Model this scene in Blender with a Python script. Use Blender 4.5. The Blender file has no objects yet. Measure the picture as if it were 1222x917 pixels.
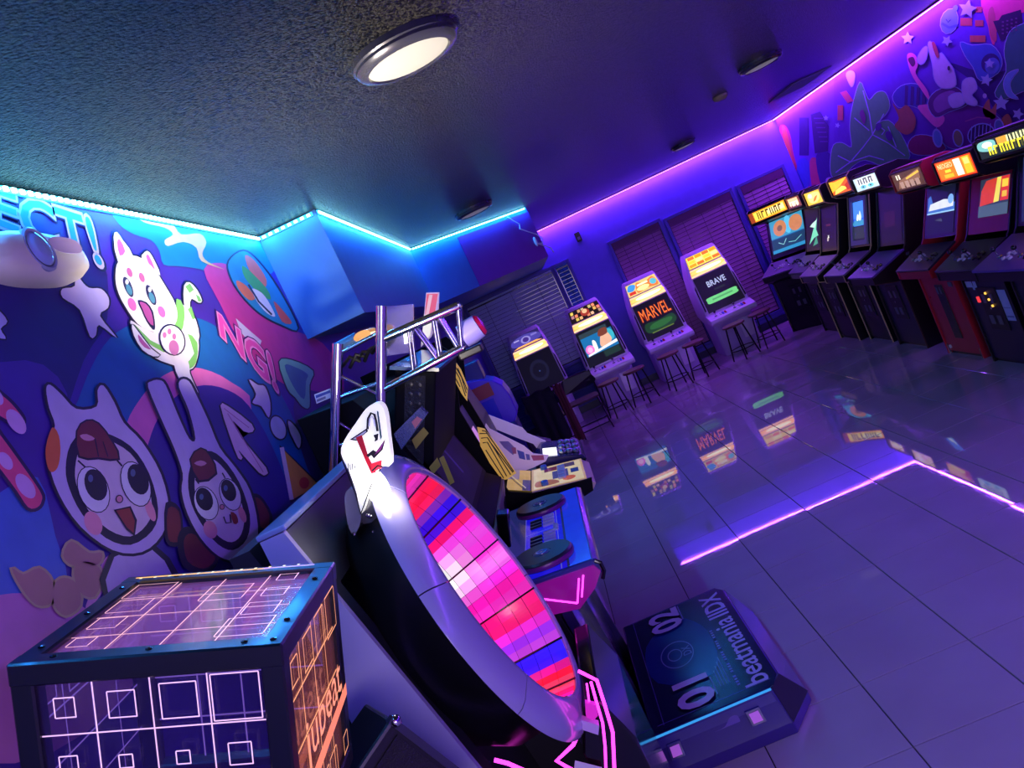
import bpy, bmesh, math, random
from mathutils import Vector, Matrix
random.seed(7)
SC = bpy.context.scene
COL = SC.collection
# ---------------------------------------------------------------- camera
FPX, CAMZ = 984.6, 1.9824
ROLL, PITCH, YAW = math.radians(25.0908), math.radians(5.1832), math.radians(3.8993)
CF = Vector((-math.sin(YAW)*math.cos(PITCH), math.cos(YAW)*math.cos(PITCH), -math.sin(PITCH)))
_r = Vector((math.cos(YAW), math.sin(YAW), 0)); _u = _r.cross(CF)
CX = _r*math.cos(ROLL) - _u*math.sin(ROLL)
CY = _r*math.sin(ROLL) + _u*math.cos(ROLL)
cam = bpy.data.cameras.new('camera'); cam.sensor_width = 36; cam.sensor_fit = 'HORIZONTAL'
cam.lens = FPX/1222*36; cam.clip_start = .02; cam.clip_end = 100
camo = bpy.data.objects.new('camera', cam); COL.objects.link(camo)
camo.matrix_world = Matrix(((CX.x, CY.x, -CF.x, 0), (CX.y, CY.y, -CF.y, 0), (CX.z, CY.z, -CF.z, CAMZ), (0, 0, 0, 1)))
SC.camera = camo
# ---------------------------------------------------------------- world, exposure
w = bpy.data.worlds.new('world'); SC.world = w; w.use_nodes = True
w.node_tree.nodes['Background'].inputs[0].default_value = (.02, .02, .05, 1)
w.node_tree.nodes['Background'].inputs[1].default_value = .2
SC.view_settings.view_transform = 'Standard'; SC.view_settings.look = 'None'
SC.view_settings.gamma = 1; SC.view_settings.use_curve_mapping = False
SC.view_settings.exposure = 0.0
SC.cycles.use_denoising = True
SC.cycles.max_bounces = 6; SC.cycles.diffuse_bounces = 3; SC.cycles.glossy_bounces = 3
SC.cycles.transparent_max_bounces = 12; SC.cycles.transmission_bounces = 4
SC.cycles.caustics_reflective = False; SC.cycles.caustics_refractive = False
SC.cycles.sample_clamp_indirect = 4
# room (metres): mural wall x=XL, right wall x=XR, far wall y=YF, wall behind the camera y=YB
XL, XR, YF, YB, H, ZS = -1.08, 4.25, 12.42, -2.4, 2.776, 2.235
S1, S2, S3 = (-.772, 3.98), (-.805, 7.25), (.302, 8.37)      # corners of the ceiling soffit
CYAN, VIOLET = (.02, .26, 1), (.28, .05, 1)
def strip_lamp(p0, p1, aim, col, watt_m):
    """light given off by one run of LED tape"""
    p0, p1, aim = Vector(p0), Vector(p1), Vector(aim).normalized()
    d = (p1-p0); L = d.length; d.normalize()
    li = bpy.data.lights.new('led_light', 'AREA'); li.shape = 'RECTANGLE'; li.size = L; li.size_y = .008
    li.color = col; li.energy = watt_m*L
    o = bpy.data.objects.new('led_light', li); COL.objects.link(o)
    z = -aim; x = d; y = z.cross(x)
    o.matrix_world = Matrix(((x.x, y.x, z.x, 0), (x.y, y.y, z.y, 0), (x.z, y.z, z.z, 0), (0, 0, 0, 1)))
    o.location = (p0+p1)/2
    return o
CW, VW = 6.5, 19.0     # watts per metre of cyan / violet tape
ZL = H-.014
RUNS = {   # name: (start, end, outward normal of the wall, colour)
    'mural': ((XL, YB+.1, ZL), (XL, S1[1], ZL), (1, 0, 0), 'c'),
    'soffit_near': ((XL, S1[1], ZL), (S1[0], S1[1], ZL), (0, -1, 0), 'c'),
    'soffit_side': ((S1[0], S1[1], ZL), (S2[0], S2[1], ZL), (1, 0, 0), 'c'),
    'soffit_diag': ((S2[0], S2[1], ZL), (S3[0], S3[1], ZL), (.7, -.7, 0), 'c'),
    'far': ((S3[0]+.05, YF, ZL), (XR, YF, ZL), (0, -1, 0), 'v'),
    'right': ((XR, YF, ZL), (XR, YB+.1, ZL), (-1, 0, 0), 'v'),
    'back': ((XL+.1, YB, ZL), (XR-.1, YB, ZL), (0, 1, 0), 'v'),  # run added on the unseen back wall to brighten the mural
}
LED_LIGHTS = {}
for k, (a, b, n, c) in RUNS.items():
    n = Vector(n).normalized(); q = .035 if c == 'c' else .075; a, b = Vector(a)+n*q, Vector(b)+n*q
    LED_LIGHTS[k] = strip_lamp(a, b, n*(-.02 if c == 'c' else .02)+Vector((0, 0, -1)), CYAN if c == 'c' else VIOLET, CW if c == 'c' else VW)
# fill light added to brighten the mural, at a made-up window behind the camera
WX0, WX1, WZ0, WZ1 = -.5, 1.9, .95, 2.15
wl_ = bpy.data.lights.new('mural_fill_light', 'AREA'); wl_.shape = 'RECTANGLE'; wl_.size = WX1-WX0; wl_.size_y = WZ1-WZ0; wl_.energy = 54; wl_.color = (.84, .68, 1)
wlo = bpy.data.objects.new('mural_fill_light', wl_); COL.objects.link(wlo); wlo.location = ((WX0+WX1)/2, YB+.06, (WZ0+WZ1)/2); wlo.rotation_euler = (math.radians(90), 0, 0)
# ---------------------------------------------------------------- helpers
def lin(c): return tuple(((x/255)/12.92 if x/255 <= .04045 else ((x/255+.055)/1.055)**2.4) for x in c)
class MB:
    def __init__(s): s.v = []; s.f = []
    def add(s, vs, fs, M=None):
        b = len(s.v); s.v += [tuple(M @ Vector(p)) if M else tuple(p) for p in vs]
        s.f += [tuple(i+b for i in f) for f in fs]; return s
    def box(s, x0, y0, z0, x1, y1, z1, M=None):
        v = [(x, y, z) for z in (z0, z1) for y in (y0, y1) for x in (x0, x1)]
        return s.add(v, [(0, 2, 3, 1), (4, 5, 7, 6), (0, 1, 5, 4), (2, 6, 7, 3), (0, 4, 6, 2), (1, 3, 7, 5)], M)
    def prism(s, pts, a0, a1, axis='x', M=None):
        n = len(pts)
        def P(p, a): return (a, p[0], p[1]) if axis == 'x' else ((p[0], a, p[1]) if axis == 'y' else (p[0], p[1], a))
        v = [P(p, a0) for p in pts]+[P(p, a1) for p in pts]
        return s.add(v, [tuple(range(n)), tuple(range(2*n-1, n-1, -1))]+[(i, i+n, (i+1) % n+n, (i+1) % n) for i in range(n)], M)
    def loft(s, rings, cap=True, M=None, closed=True):
        n = len(rings[0]); v = [p for r in rings for p in r]; f = []
        for k in range(len(rings)-1):
            for i in range(n if closed else n-1):
                j = (i+1) % n; f.append((k*n+i, k*n+j, (k+1)*n+j, (k+1)*n+i))
        if cap: f += [tuple(range(n-1, -1, -1)), tuple(range((len(rings)-1)*n, len(rings)*n))]
        return s.add(v, f, M)
    def tube(s, pts, r, n=10, M=None):
        pts = [Vector(p) for p in pts]; rs = r if isinstance(r, (list, tuple)) else [r]*len(pts); rings = []
        for i, p in enumerate(pts):
            t = (pts[min(i+1, len(pts)-1)]-pts[max(i-1, 0)]).normalized()
            a = t.orthogonal() if i == 0 else (a-t*a.dot(t)); a.normalize(); b = t.cross(a)
            rings.append([p+(a*math.cos(q)+b*math.sin(q))*rs[i] for q in [2*math.pi*k/n for k in range(n)]])
        return s.loft(rings, M=M)
    def lathe(s, prof, n=32, M=None, closed=False):
        rings = [[(r*math.cos(2*math.pi*k/n), r*math.sin(2*math.pi*k/n), h) for k in range(n)] for r, h in prof]
        if closed: rings.append(rings[0])
        return s.loft(rings, cap=not closed, M=M)
    def ball(s, c, r, n=12, m=7, sc=(1, 1, 1)):
        c = Vector(c); rings = []
        for i in range(m+1):
            a = math.pi*(i/m)*.998+.001; rings.append([c+Vector((r*sc[0]*math.sin(a)*math.cos(2*math.pi*k/n), r*sc[1]*math.sin(a)*math.sin(2*math.pi*k/n), -r*sc[2]*math.cos(a))) for k in range(n)])
        return s.loft(rings)
def frame(o, x, y=None, z=None):
    x = Vector(x).normalized()
    if z is not None: z = Vector(z).normalized(); y = z.cross(x).normalized()
    else: y = Vector(y).normalized(); z = x.cross(y).normalized()
    o = Vector(o)
    return Matrix(((x.x, y.x, z.x, o.x), (x.y, y.y, z.y, o.y), (x.z, y.z, z.z, o.z), (0, 0, 0, 1)))
def build(name, mb, mat, parent=None, bev=0, smooth=False, world=True, label=None, seg=2):
    me = bpy.data.meshes.new(name)
    off = parent_off(parent) if (parent is not None and world) else Vector((0, 0, 0))
    me.from_pydata([tuple(Vector(p)-off) for p in mb.v], [], mb.f)
    bm = bmesh.new(); bm.from_mesh(me); bmesh.ops.recalc_face_normals(bm, faces=bm.faces); bm.to_mesh(me); bm.free()
    if smooth:
        for p in me.polygons: p.use_smooth = True
    me.materials.append(mat)
    o = bpy.data.objects.new(name, me); COL.objects.link(o)
    if smooth and smooth != 'all':
        try: me.set_sharp_from_angle(angle=math.radians(40))
        except Exception: pass
    if parent is not None: o.parent = parent
    if bev:
        m = o.modifiers.new('bevel', 'BEVEL'); m.width = bev; m.segments = seg; m.limit_method = 'ANGLE'; m.angle_limit = math.radians(40)
    if label: o['label'] = label
    return o
def parent_off(p):
    v = Vector((0, 0, 0))
    while p is not None: v += Vector(p.location); p = p.parent
    return v
def thing(name, label, cat, loc=(0, 0, 0), rotz=0, group=None):
    o = bpy.data.objects.new(name, None); COL.objects.link(o); o.empty_display_size = .1
    o.location = loc; o.rotation_euler = (0, 0, rotz); tag(o, label, cat, group); return o
def tag(o, label, cat, group=None):
    o['label'] = label; o['category'] = cat
    if group: o['group'] = group
    return o
def struct(name, mb, mat, label=None, **k):
    o = build(name, mb, mat, **k); o['kind'] = 'structure'
    if label: o['label'] = label
    return o
def clone(o, parent=None):
    c = o.copy(); COL.objects.link(c); c.parent = parent
    for ch in list(o.children): clone(ch, c)
    return c
# ---------------------------------------------------------------- materials
_M = {}
def mat(name, col=(128, 128, 128), rough=.5, metal=0, emit=None, es=0, var=.12, scale=8, bump=0, bscale=60, coat=0, spec=.5, alpha=1, trans=0):
    if name in _M: return _M[name]
    m = bpy.data.materials.new(name); m.use_nodes = True; nt = m.node_tree; b = nt.nodes['Principled BSDF']; L = nt.links.new
    c = lin(col)
    tc = nt.nodes.new('ShaderNodeTexCoord'); nz = nt.nodes.new('ShaderNodeTexNoise'); nz.inputs['Scale'].default_value = scale; nz.inputs['Detail'].default_value = 4
    L(tc.outputs['Object'], nz.inputs['Vector'])
    rp = nt.nodes.new('ShaderNodeMix'); rp.data_type = 'RGBA'
    rp.inputs[6].default_value = (*[x*(1-var) for x in c], 1); rp.inputs[7].default_value = (*[min(1, x*(1+var)) for x in c], 1)
    L(nz.outputs['Fac'], rp.inputs[0]); L(rp.outputs[2], b.inputs['Base Color'])
    b.inputs['Roughness'].default_value = rough; b.inputs['Metallic'].default_value = metal
    b.inputs['Coat Weight'].default_value = coat; b.inputs['Coat Roughness'].default_value = .08; b.inputs['Specular IOR Level'].default_value = spec
    b.inputs['Alpha'].default_value = alpha; b.inputs['Transmission Weight'].default_value = trans
    if emit is not None:
        b.inputs['Emission Color'].default_value = (*lin(emit), 1); b.inputs['Emission Strength'].default_value = es
    if bump:
        n2 = nt.nodes.new('ShaderNodeTexNoise'); n2.inputs['Scale'].default_value = bscale; n2.inputs['Detail'].default_value = 3
        L(tc.outputs['Object'], n2.inputs['Vector'])
        bp = nt.nodes.new('ShaderNodeBump'); bp.inputs['Strength'].default_value = bump; bp.inputs['Distance'].default_value = .01
        L(n2.outputs['Fac'], bp.inputs['Height']); L(bp.outputs['Normal'], b.inputs['Normal'])
    _M[name] = m; return m
def print_mat(name, es=0, rough=.5, boost=1.0):
    """flat print / lit picture: colours come from the mesh's colour attribute"""
    if name in _M: return _M[name]
    m = bpy.data.materials.new(name); m.use_nodes = True; nt = m.node_tree; b = nt.nodes['Principled BSDF']
    at = nt.nodes.new('ShaderNodeAttribute'); at.attribute_name = 'paint'
    tc = nt.nodes.new('ShaderNodeTexCoord'); nz = nt.nodes.new('ShaderNodeTexNoise'); nz.inputs['Scale'].default_value = 14; nz.inputs['Detail'].default_value = 5
    nt.links.new(tc.outputs['Object'], nz.inputs['Vector'])
    mr = nt.nodes.new('ShaderNodeMapRange'); mr.inputs['To Min'].default_value = .82*boost; mr.inputs['To Max'].default_value = 1.12*boost
    nt.links.new(nz.outputs['Fac'], mr.inputs['Value'])
    mx = nt.nodes.new('ShaderNodeVectorMath'); mx.operation = 'SCALE'
    nt.links.new(at.outputs['Color'], mx.inputs[0]); nt.links.new(mr.outputs['Result'], mx.inputs['Scale'])
    nt.links.new(mx.outputs[0], b.inputs['Base Color'])
    b.inputs['Roughness'].default_value = rough
    if es:
        b.inputs['Base Color'].default_value = (.02, .02, .02, 1)
        for l in list(b.inputs['Base Color'].links): nt.links.remove(l)
        nt.links.new(mx.outputs[0], b.inputs['Emission Color']); b.inputs['Emission Strength'].default_value = es
    _M[name] = m; return m
PAINT = print_mat('wall_paint_print', rough=.55)
DECAL = print_mat('sticker_print', rough=.35)
SCREEN = print_mat('screen_glow', es=1.2, rough=.45)
MARQ = print_mat('marquee_glow', es=1.5, rough=.2)
NEON = print_mat('neon_glow', es=1.25, rough=.2)
LAMPB = print_mat('marquee_lamp_glow', es=2.3, rough=.2)
# ---------------------------------------------------------------- flat pictures
_TX = {}
def text_mesh(s, off=0):
    if (s, off) in _TX: return _TX[(s, off)]
    cu = bpy.data.curves.new('t', 'FONT'); cu.body = s; cu.resolution_u = 3; cu.fill_mode = 'FRONT'; cu.offset = off
    o = bpy.data.objects.new('t', cu); COL.objects.link(o)
    me = bpy.data.meshes.new_from_object(o.evaluated_get(bpy.context.evaluated_depsgraph_get()))
    v = [tuple(p.co[:2]) for p in me.vertices]; f = [tuple(p.vertices) for p in me.polygons]
    bpy.data.objects.remove(o); bpy.data.curves.remove(cu); bpy.data.meshes.remove(me)
    _TX[(s, off)] = (v, f); return v, f
def sm(pts, n=4):
    """closed Catmull-Rom smoothing"""
    out = []; m = len(pts)
    for i in range(m):
        p0, p1, p2, p3 = pts[i-1], pts[i], pts[(i+1) % m], pts[(i+2) % m]
        for k in range(n):
            t = k/n
            out.append(tuple(.5*(2*b+(c-a)*t+(2*a-5*b+4*c-d)*t*t+(3*b-a-3*c+d)*t**3) for a, b, c, d in zip(p0, p1, p2, p3)))
    return out
def el(cx, cy, rx, ry, rot=0, n=20):
    a = math.radians(rot); c, s = math.cos(a), math.sin(a)
    return [(cx+rx*math.cos(q)*c-ry*math.sin(q)*s, cy+rx*math.cos(q)*s+ry*math.sin(q)*c) for q in [2*math.pi*k/n for k in range(n)]]
def rc(x0, y0, x1, y1): return [(x0, y0), (x1, y0), (x1, y1), (x0, y1)]
def line(pts, w):
    """open polyline as a ribbon polygon"""
    L, R = [], []
    for i, p in enumerate(pts):
        a, b = pts[max(i-1, 0)], pts[min(i+1, len(pts)-1)]; dx, dy = b[0]-a[0], b[1]-a[1]; l = math.hypot(dx, dy) or 1
        L.append((p[0]-dy/l*w/2, p[1]+dx/l*w/2)); R.append((p[0]+dy/l*w/2, p[1]-dx/l*w/2))
    return L+R[::-1]
def box_line(x0, y0, x1, y1, w): return [line([(x0, y0), (x1, y0)], w), line([(x0, y1), (x1, y1)], w), line([(x0, y0), (x0, y1)], w), line([(x1, y0), (x1, y1)], w)]
def star(cx, cy, r, rot=0, k=.45): return [(cx+(r if i % 2 == 0 else r*k)*math.sin(math.radians(rot)+i*math.pi/5), cy-(r if i % 2 == 0 else r*k)*math.cos(math.radians(rot)+i*math.pi/5)) for i in range(10)]
def grow(pts, d):
    cx = sum(p[0] for p in pts)/len(pts); cy = sum(p[1] for p in pts)/len(pts); out = []; n = len(pts)
    area = sum(pts[i][0]*pts[(i+1) % n][1]-pts[(i+1) % n][0]*pts[i][1] for i in range(n)); sg = 1 if area > 0 else -1
    for i, p in enumerate(pts):
        a, b = pts[i-1], pts[(i+1) % n]; dx, dy = b[0]-a[0], b[1]-a[1]; l = math.hypot(dx, dy) or 1
        out.append((p[0]+sg*dy/l*d, p[1]-sg*dx/l*d))
    return out
def picture(name, shapes, fn, mat_, parent, lift=.0006, world=True, label=None):
    """shapes: (colour, polygon) or (colour, 'text', string, x0, y0, x1, y1[, offset]); fn maps (u, v, lift) to a point"""
    V, F, C = [], [], []
    for i, s in enumerate(shapes):
        c = lin(s[0]); h = lift*(i+1)
        if s[1] == 'text':
            tv, tf = text_mesh(s[2], s[7] if len(s) > 7 else 0)
            if not tv: continue
            ax, bx = min(p[0] for p in tv), max(p[0] for p in tv); ay, by = min(p[1] for p in tv), max(p[1] for p in tv)
            pts = [(s[3]+(p[0]-ax)/(bx-ax)*(s[5]-s[3]), s[4]+(p[1]-ay)/(by-ay)*(s[6]-s[4])) for p in tv]
            b = len(V); V += [fn(p[0], p[1], h) for p in pts]; F += [tuple(k+b for k in f) for f in tf]; C += [c]*len(tf)
        else:
            b = len(V); V += [fn(p[0], p[1], h) for p in s[1]]; F.append(tuple(range(b, len(V)))); C.append(c)
    off = parent_off(parent) if (parent is not None and world) else Vector((0, 0, 0))
    me = bpy.data.meshes.new(name); me.from_pydata([tuple(Vector(p)-off) for p in V], [], F)
    at = me.color_attributes.new('paint', 'FLOAT_COLOR', 'CORNER')
    for p, c in zip(me.polygons, C):
        for li in p.loop_indices: at.data[li].color = (*c, 1)
    me.materials.append(mat_)
    o = bpy.data.objects.new(name, me); COL.objects.link(o); o.parent = parent
    if label: o['label'] = label
    return o
def quad_fn(bl, br, tr, tl):
    bl, br, tr, tl = map(Vector, (bl, br, tr, tl)); n = (br-bl).cross(tl-bl).normalized()
    return lambda u, v, h: bl*(1-u)*(1-v)+br*u*(1-v)+tr*u*v+tl*(1-u)*v+n*h
def ray(u, v): return CF+CX*((u-611)/FPX)-CY*((v-458.5)/FPX)
def wall_pt(axis, val, out):
    """point of the plane axis=val that the photograph shows at (u, v), lifted off it by h"""
    def fn(u, v, h):
        d = ray(u, v); C0 = Vector((0, 0, CAMZ)); p = C0+d*((val-C0[axis])/d[axis]); p[axis] += out*h; return p
    return fn
BLACK = mat('black_laminate', (14, 14, 18), .35)
BLACKM = mat('black_matte', (9, 9, 12), .6, spec=.12)
BLACKG = mat('black_gloss', (8, 8, 11), .12, coat=.5)
CHROME = mat('chrome', (215, 215, 225), .12, 1)
WHITEP = mat('white_plastic', (222, 222, 226), .3, coat=.3)
GREYP = mat('grey_plastic', (95, 95, 105), .4)
# ---------------------------------------------------------------- the room
def ceiling_mat():
    m = bpy.data.materials.new('popcorn_ceiling'); m.use_nodes = True; nt = m.node_tree; b = nt.nodes['Principled BSDF']; L = nt.links.new
    tc = nt.nodes.new('ShaderNodeTexCoord')
    vo = nt.nodes.new('ShaderNodeTexVoronoi'); vo.inputs['Scale'].default_value = 110; L(tc.outputs['Object'], vo.inputs['Vector'])
    nz = nt.nodes.new('ShaderNodeTexNoise'); nz.inputs['Scale'].default_value = 170; nz.inputs['Detail'].default_value = 6; nz.inputs['Roughness'].default_value = .65; L(tc.outputs['Object'], nz.inputs['Vector'])
    ad = nt.nodes.new('ShaderNodeMath'); ad.operation = 'SUBTRACT'; L(nz.outputs['Fac'], ad.inputs[0]); L(vo.outputs['Distance'], ad.inputs[1])
    bp = nt.nodes.new('ShaderNodeBump'); bp.inputs['Strength'].default_value = 1; bp.inputs['Distance'].default_value = .045
    L(ad.outputs[0], bp.inputs['Height']); L(bp.outputs['Normal'], b.inputs['Normal'])
    n2 = nt.nodes.new('ShaderNodeTexNoise'); n2.inputs['Scale'].default_value = 75; n2.inputs['Detail'].default_value = 2.5; L(tc.outputs['Object'], n2.inputs['Vector'])
    cr = nt.nodes.new('ShaderNodeValToRGB'); cr.color_ramp.elements[0].position = .45; cr.color_ramp.elements[0].color = (.004, .004, .005, 1)
    cr.color_ramp.elements[1].position = .49; cr.color_ramp.elements[1].color = (.050, .047, .038, 1)
    L(n2.outputs['Fac'], cr.inputs[0]); L(cr.outputs[0], b.inputs['Base Color'])
    b.inputs['Roughness'].default_value = .3; b.inputs['Specular IOR Level'].default_value = .12
    return m
def tile_mat():
    m = bpy.data.materials.new('glazed_floor_tile'); m.use_nodes = True; nt = m.node_tree; b = nt.nodes['Principled BSDF']; L = nt.links.new
    g = nt.nodes.new('ShaderNodeNewGeometry'); oi = nt.nodes.new('ShaderNodeObjectInfo')
    nz = nt.nodes.new('ShaderNodeTexNoise'); nz.inputs['Scale'].default_value = 2.2; nz.inputs['Detail'].default_value = 6; L(g.outputs['Position'], nz.inputs['Vector'])
    mx = nt.nodes.new('ShaderNodeMix'); mx.data_type = 'RGBA'; mx.inputs[6].default_value = (.38, .34, .34, 1); mx.inputs[7].default_value = (.50, .46, .46, 1)
    L(nz.outputs['Fac'], mx.inputs[0]); L(mx.outputs[2], b.inputs['Base Color'])
    n2 = nt.nodes.new('ShaderNodeTexNoise'); n2.inputs['Scale'].default_value = 1.3; n2.inputs['Detail'].default_value = 5; L(g.outputs['Position'], n2.inputs['Vector'])
    mr = nt.nodes.new('ShaderNodeMapRange'); mr.inputs['From Min'].default_value = .3; mr.inputs['From Max'].default_value = .7; mr.inputs['To Min'].default_value = .012; mr.inputs['To Max'].default_value = .035
    L(n2.outputs['Fac'], mr.inputs['Value']); L(mr.outputs['Result'], b.inputs['Roughness'])
    b.inputs['Specular IOR Level'].default_value = .6
    return m
TILE_M, CEIL_M = tile_mat(), ceiling_mat()
GROUT = mat('dark_grout', (40, 36, 44), .9)
MURALBASE = mat('violet_mural_base_paint', (62, 30, 150), .55, bump=.05, bscale=40)
WALLBLUE = mat('blue_wall_paint', (92, 88, 190), .5, bump=.05, bscale=60)
WALLVIO = mat('violet_wall_paint', (100, 66, 190), .55, bump=.05, bscale=60)
SOFBLUE = mat('soffit_blue_paint', (46, 104, 172), .5, bump=.04, bscale=60)
SOFPUR = mat('purple_panel_paint', (120, 40, 150), .55)
FRAMEB = mat('window_frame_paint', (70, 70, 150), .45)
T = .4572; GX, GY = .542, 3.653
fl = struct('floor', MB().box(XL-.1, YB-.1, -.06, XR+.1, YF+.1, -.012), GROUT, 'large square glazed tiles with dark joints')
tm = bpy.data.meshes.new('tile'); g2 = T/2-.0022; bmx = bmesh.new()
bmesh.ops.create_cube(bmx, size=1, matrix=Matrix.Diagonal((2*g2, 2*g2, .011, 1)))
bmesh.ops.bevel(bmx, geom=[e for e in bmx.edges if all(v.co.z > 0 for v in e.verts)], offset=.0016, segments=1, affect='EDGES')
bmx.to_mesh(tm); bmx.free(); tm.materials.append(TILE_M)
cells = []
for i in range(-4, 9):
    for j in range(-14, 21):
        x, y = GX+(i+.5)*T, GY+(j+.5)*T
        if x-g2 < XL-.35 or x+g2 > XR+.35 or y-g2 < YB-.3 or y+g2 > YF+.3: continue
        cells.append((x, y))
def seen(c):
    d = Vector((c[0], c[1], -CAMZ)); z = d.dot(CF)
    if z < .5: return 9e9
    u, v = 611+FPX*d.dot(CX)/z, 458.5-FPX*d.dot(CY)/z
    return z if -80 < u < 1300 and -80 < v < 1000 else 1e3+z
cells.sort(key=seen)
rest = MB()
for k, (x, y) in enumerate(cells):
    if k < 290:
        t = bpy.data.objects.new('tile', tm); COL.objects.link(t); t.parent = fl; t.location = (x, y, -.0055)
        t.rotation_euler = (random.gauss(0, .0009), random.gauss(0, .0009), 0)
    else: rest.box(x-g2, y-g2, -.011, x+g2, y+g2, 0)
if rest.v: build('tiles_beyond', rest, TILE_M, fl)['kind'] = 'stuff'
struct('ceiling', MB().box(XL-.1, YB-.1, H, XR+.1, YF+.1, H+.08), CEIL_M, 'black popcorn textured ceiling')
wl = struct('wall_left', MB().box(XL-.1, YB-.1, -.02, XL, YF+.1, H), MURALBASE, 'wall with a violet and blue cartoon mural')
wf = struct('wall_far', MB().box(XL, YF, -.02, XR, YF+.1, H), WALLBLUE, 'blue painted wall with shuttered windows')
wr = struct('wall_right', MB().box(XR, YB-.1, -.02, XR+.1, YF+.1, H), WALLVIO, 'violet wall with a jungle and car mural')
struct('wall_back', MB().box(XL, YB-.1, -.02, XR, YB, H), WALLVIO)
so = struct('trim_1', MB().prism([(XL, S1[1]), S1, S2, S3, (S3[0], YF), (XL, YF)], ZS, H, 'z'), SOFBLUE, 'boxed ceiling soffit with blue faces')
a, b = Vector((*S2, 0)), Vector((*S3, 0)); nd = Vector(((b-a).y, -(b-a).x, 0)).normalized()
fnd = lambda u, v, h, a=a, b=b, nd=nd: a.lerp(b, u)+nd*h+Vector((0, 0, ZS+(H-ZS)*v))
bm_ = MB(); bm_.add([fnd(.36, .0, .001), fnd(1, .0, .001), fnd(1, .9, .001), fnd(.36, .9, .001), fnd(.36, .0, .006), fnd(1, .0, .006), fnd(1, .9, .006), fnd(.36, .9, .006)],
    [(0, 1, 2, 3), (7, 6, 5, 4), (0, 4, 5, 1), (1, 5, 6, 2), (2, 6, 7, 3), (3, 7, 4, 0)])
build('purple_panel', bm_, SOFPUR, so, label='purple painted rectangle on the soffit face')
BB = mat('baseboard_dark', (40, 36, 80), .4)
for nm, q in (('baseboard_far', (XL, YF-.015, 0, XR, YF, .1)), ('baseboard_right', (XR-.015, YB, 0, XR, YF-.02, .1)), ('baseboard_left', (XL, YB, 0, XL+.015, YF-.02, .1))):
    struct(nm, MB().box(*q), BB)
# windows with closed blinds
GLASSD = mat('dark_window_glass', (10, 12, 24), .06, coat=.4)
BLIND_G = mat('green_grey_blind', (190, 222, 215), .6); BLIND_B = mat('blue_blind', (60, 130, 180), .6); BLIND_P = mat('plum_blind', (176, 124, 160), .6)
VALP = mat('plum_valance', (96, 44, 84), .5)
def window(n, x0, x1, z0, z1, bl, val=None, rail=True):
    f = .045; y0 = YF-.05
    fr = MB().box(x0-f, y0, z1, x1+f, YF, z1+f).box(x0-f, y0, z0-f, x1+f, YF, z0).box(x0-f, y0, z0, x0, YF, z1).box(x1, y0, z0, x1+f, YF, z1)
    o = struct('window_%d' % n, fr, FRAMEB, bev=.004)
    build('pane', MB().box(x0, YF-.012, z0, x1, YF, z1), GLASSD, o)
    s = MB(); z = z0+.02
    while z < z1-.05:
        s.add([(x0+.01, YF-.030, z), (x1-.01, YF-.030, z), (x1-.01, YF-.014, z+.052), (x0+.01, YF-.014, z+.052), (x0+.01, YF-.027, z-.003), (x1-.01, YF-.027, z-.003), (x1-.01, YF-.012, z+.049), (x0+.01, YF-.012, z+.049)],
              [(0, 1, 2, 3), (7, 6, 5, 4), (0, 4, 5, 1), (1, 5, 6, 2), (2, 6, 7, 3), (3, 7, 4, 0)]); z += .06
    build('blind_slats', s, bl, o)['kind'] = 'stuff'
    c = MB()
    for q in ((.2, .5, .8) if x1-x0 > .5 else (.5,)): c.tube([(x0+(x1-x0)*q, YF-.034, z0+.03), (x0+(x1-x0)*q, YF-.034, z1-.02)], .0025, 6)
    build('blind_cord', c, BLACK, o)
    if val: build('valance', MB().box(x0+.005, YF-.046, z1-.11, x1-.005, YF-.032, z1-.002), val, o)
    else: build('headrail', MB().box(x0+.005, YF-.044, z1-.03, x1-.005, YF-.02, z1-.002), bl, o)
    return o
window(1, -.98, .40, .78, 2.165, BLIND_G); window(2, .47, .66, .78, 2.165, BLIND_B)
window(3, 1.36, 2.12, .2, 2.13, BLIND_P, VALP); window(4, 2.25, 3.24, .2, 2.09, BLIND_P, VALP); window(5, 3.40, 4.06, .2, 2.08, BLIND_P, VALP)
wb = struct('window_6', MB().box(WX0-.06, YB, WZ0-.06, WX1+.06, YB+.05, WZ0).box(WX0-.06, YB, WZ1, WX1+.06, YB+.05, WZ1+.06).box(WX0-.06, YB, WZ0, WX0, YB+.05, WZ1).box(WX1, YB, WZ0, WX1+.06, YB+.05, WZ1), FRAMEB)  # made-up window frame around the added fill light
build('pane', MB().box(WX0, YB, WZ0, WX1, YB+.02, WZ1), mat('fill_window_glow', (60, 60, 70), .1, emit=(205, 190, 255), es=.8), wb)  # glowing pane added to go with the fill light
wz = MB()
for k in range(6): wz.box(-.98, YF-.02, .14+k*.1, .66, YF-.004, .225+k*.1)
build('wainscot_board', wz, mat('blue_wainscot', (50, 70, 150), .5), wf)
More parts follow.
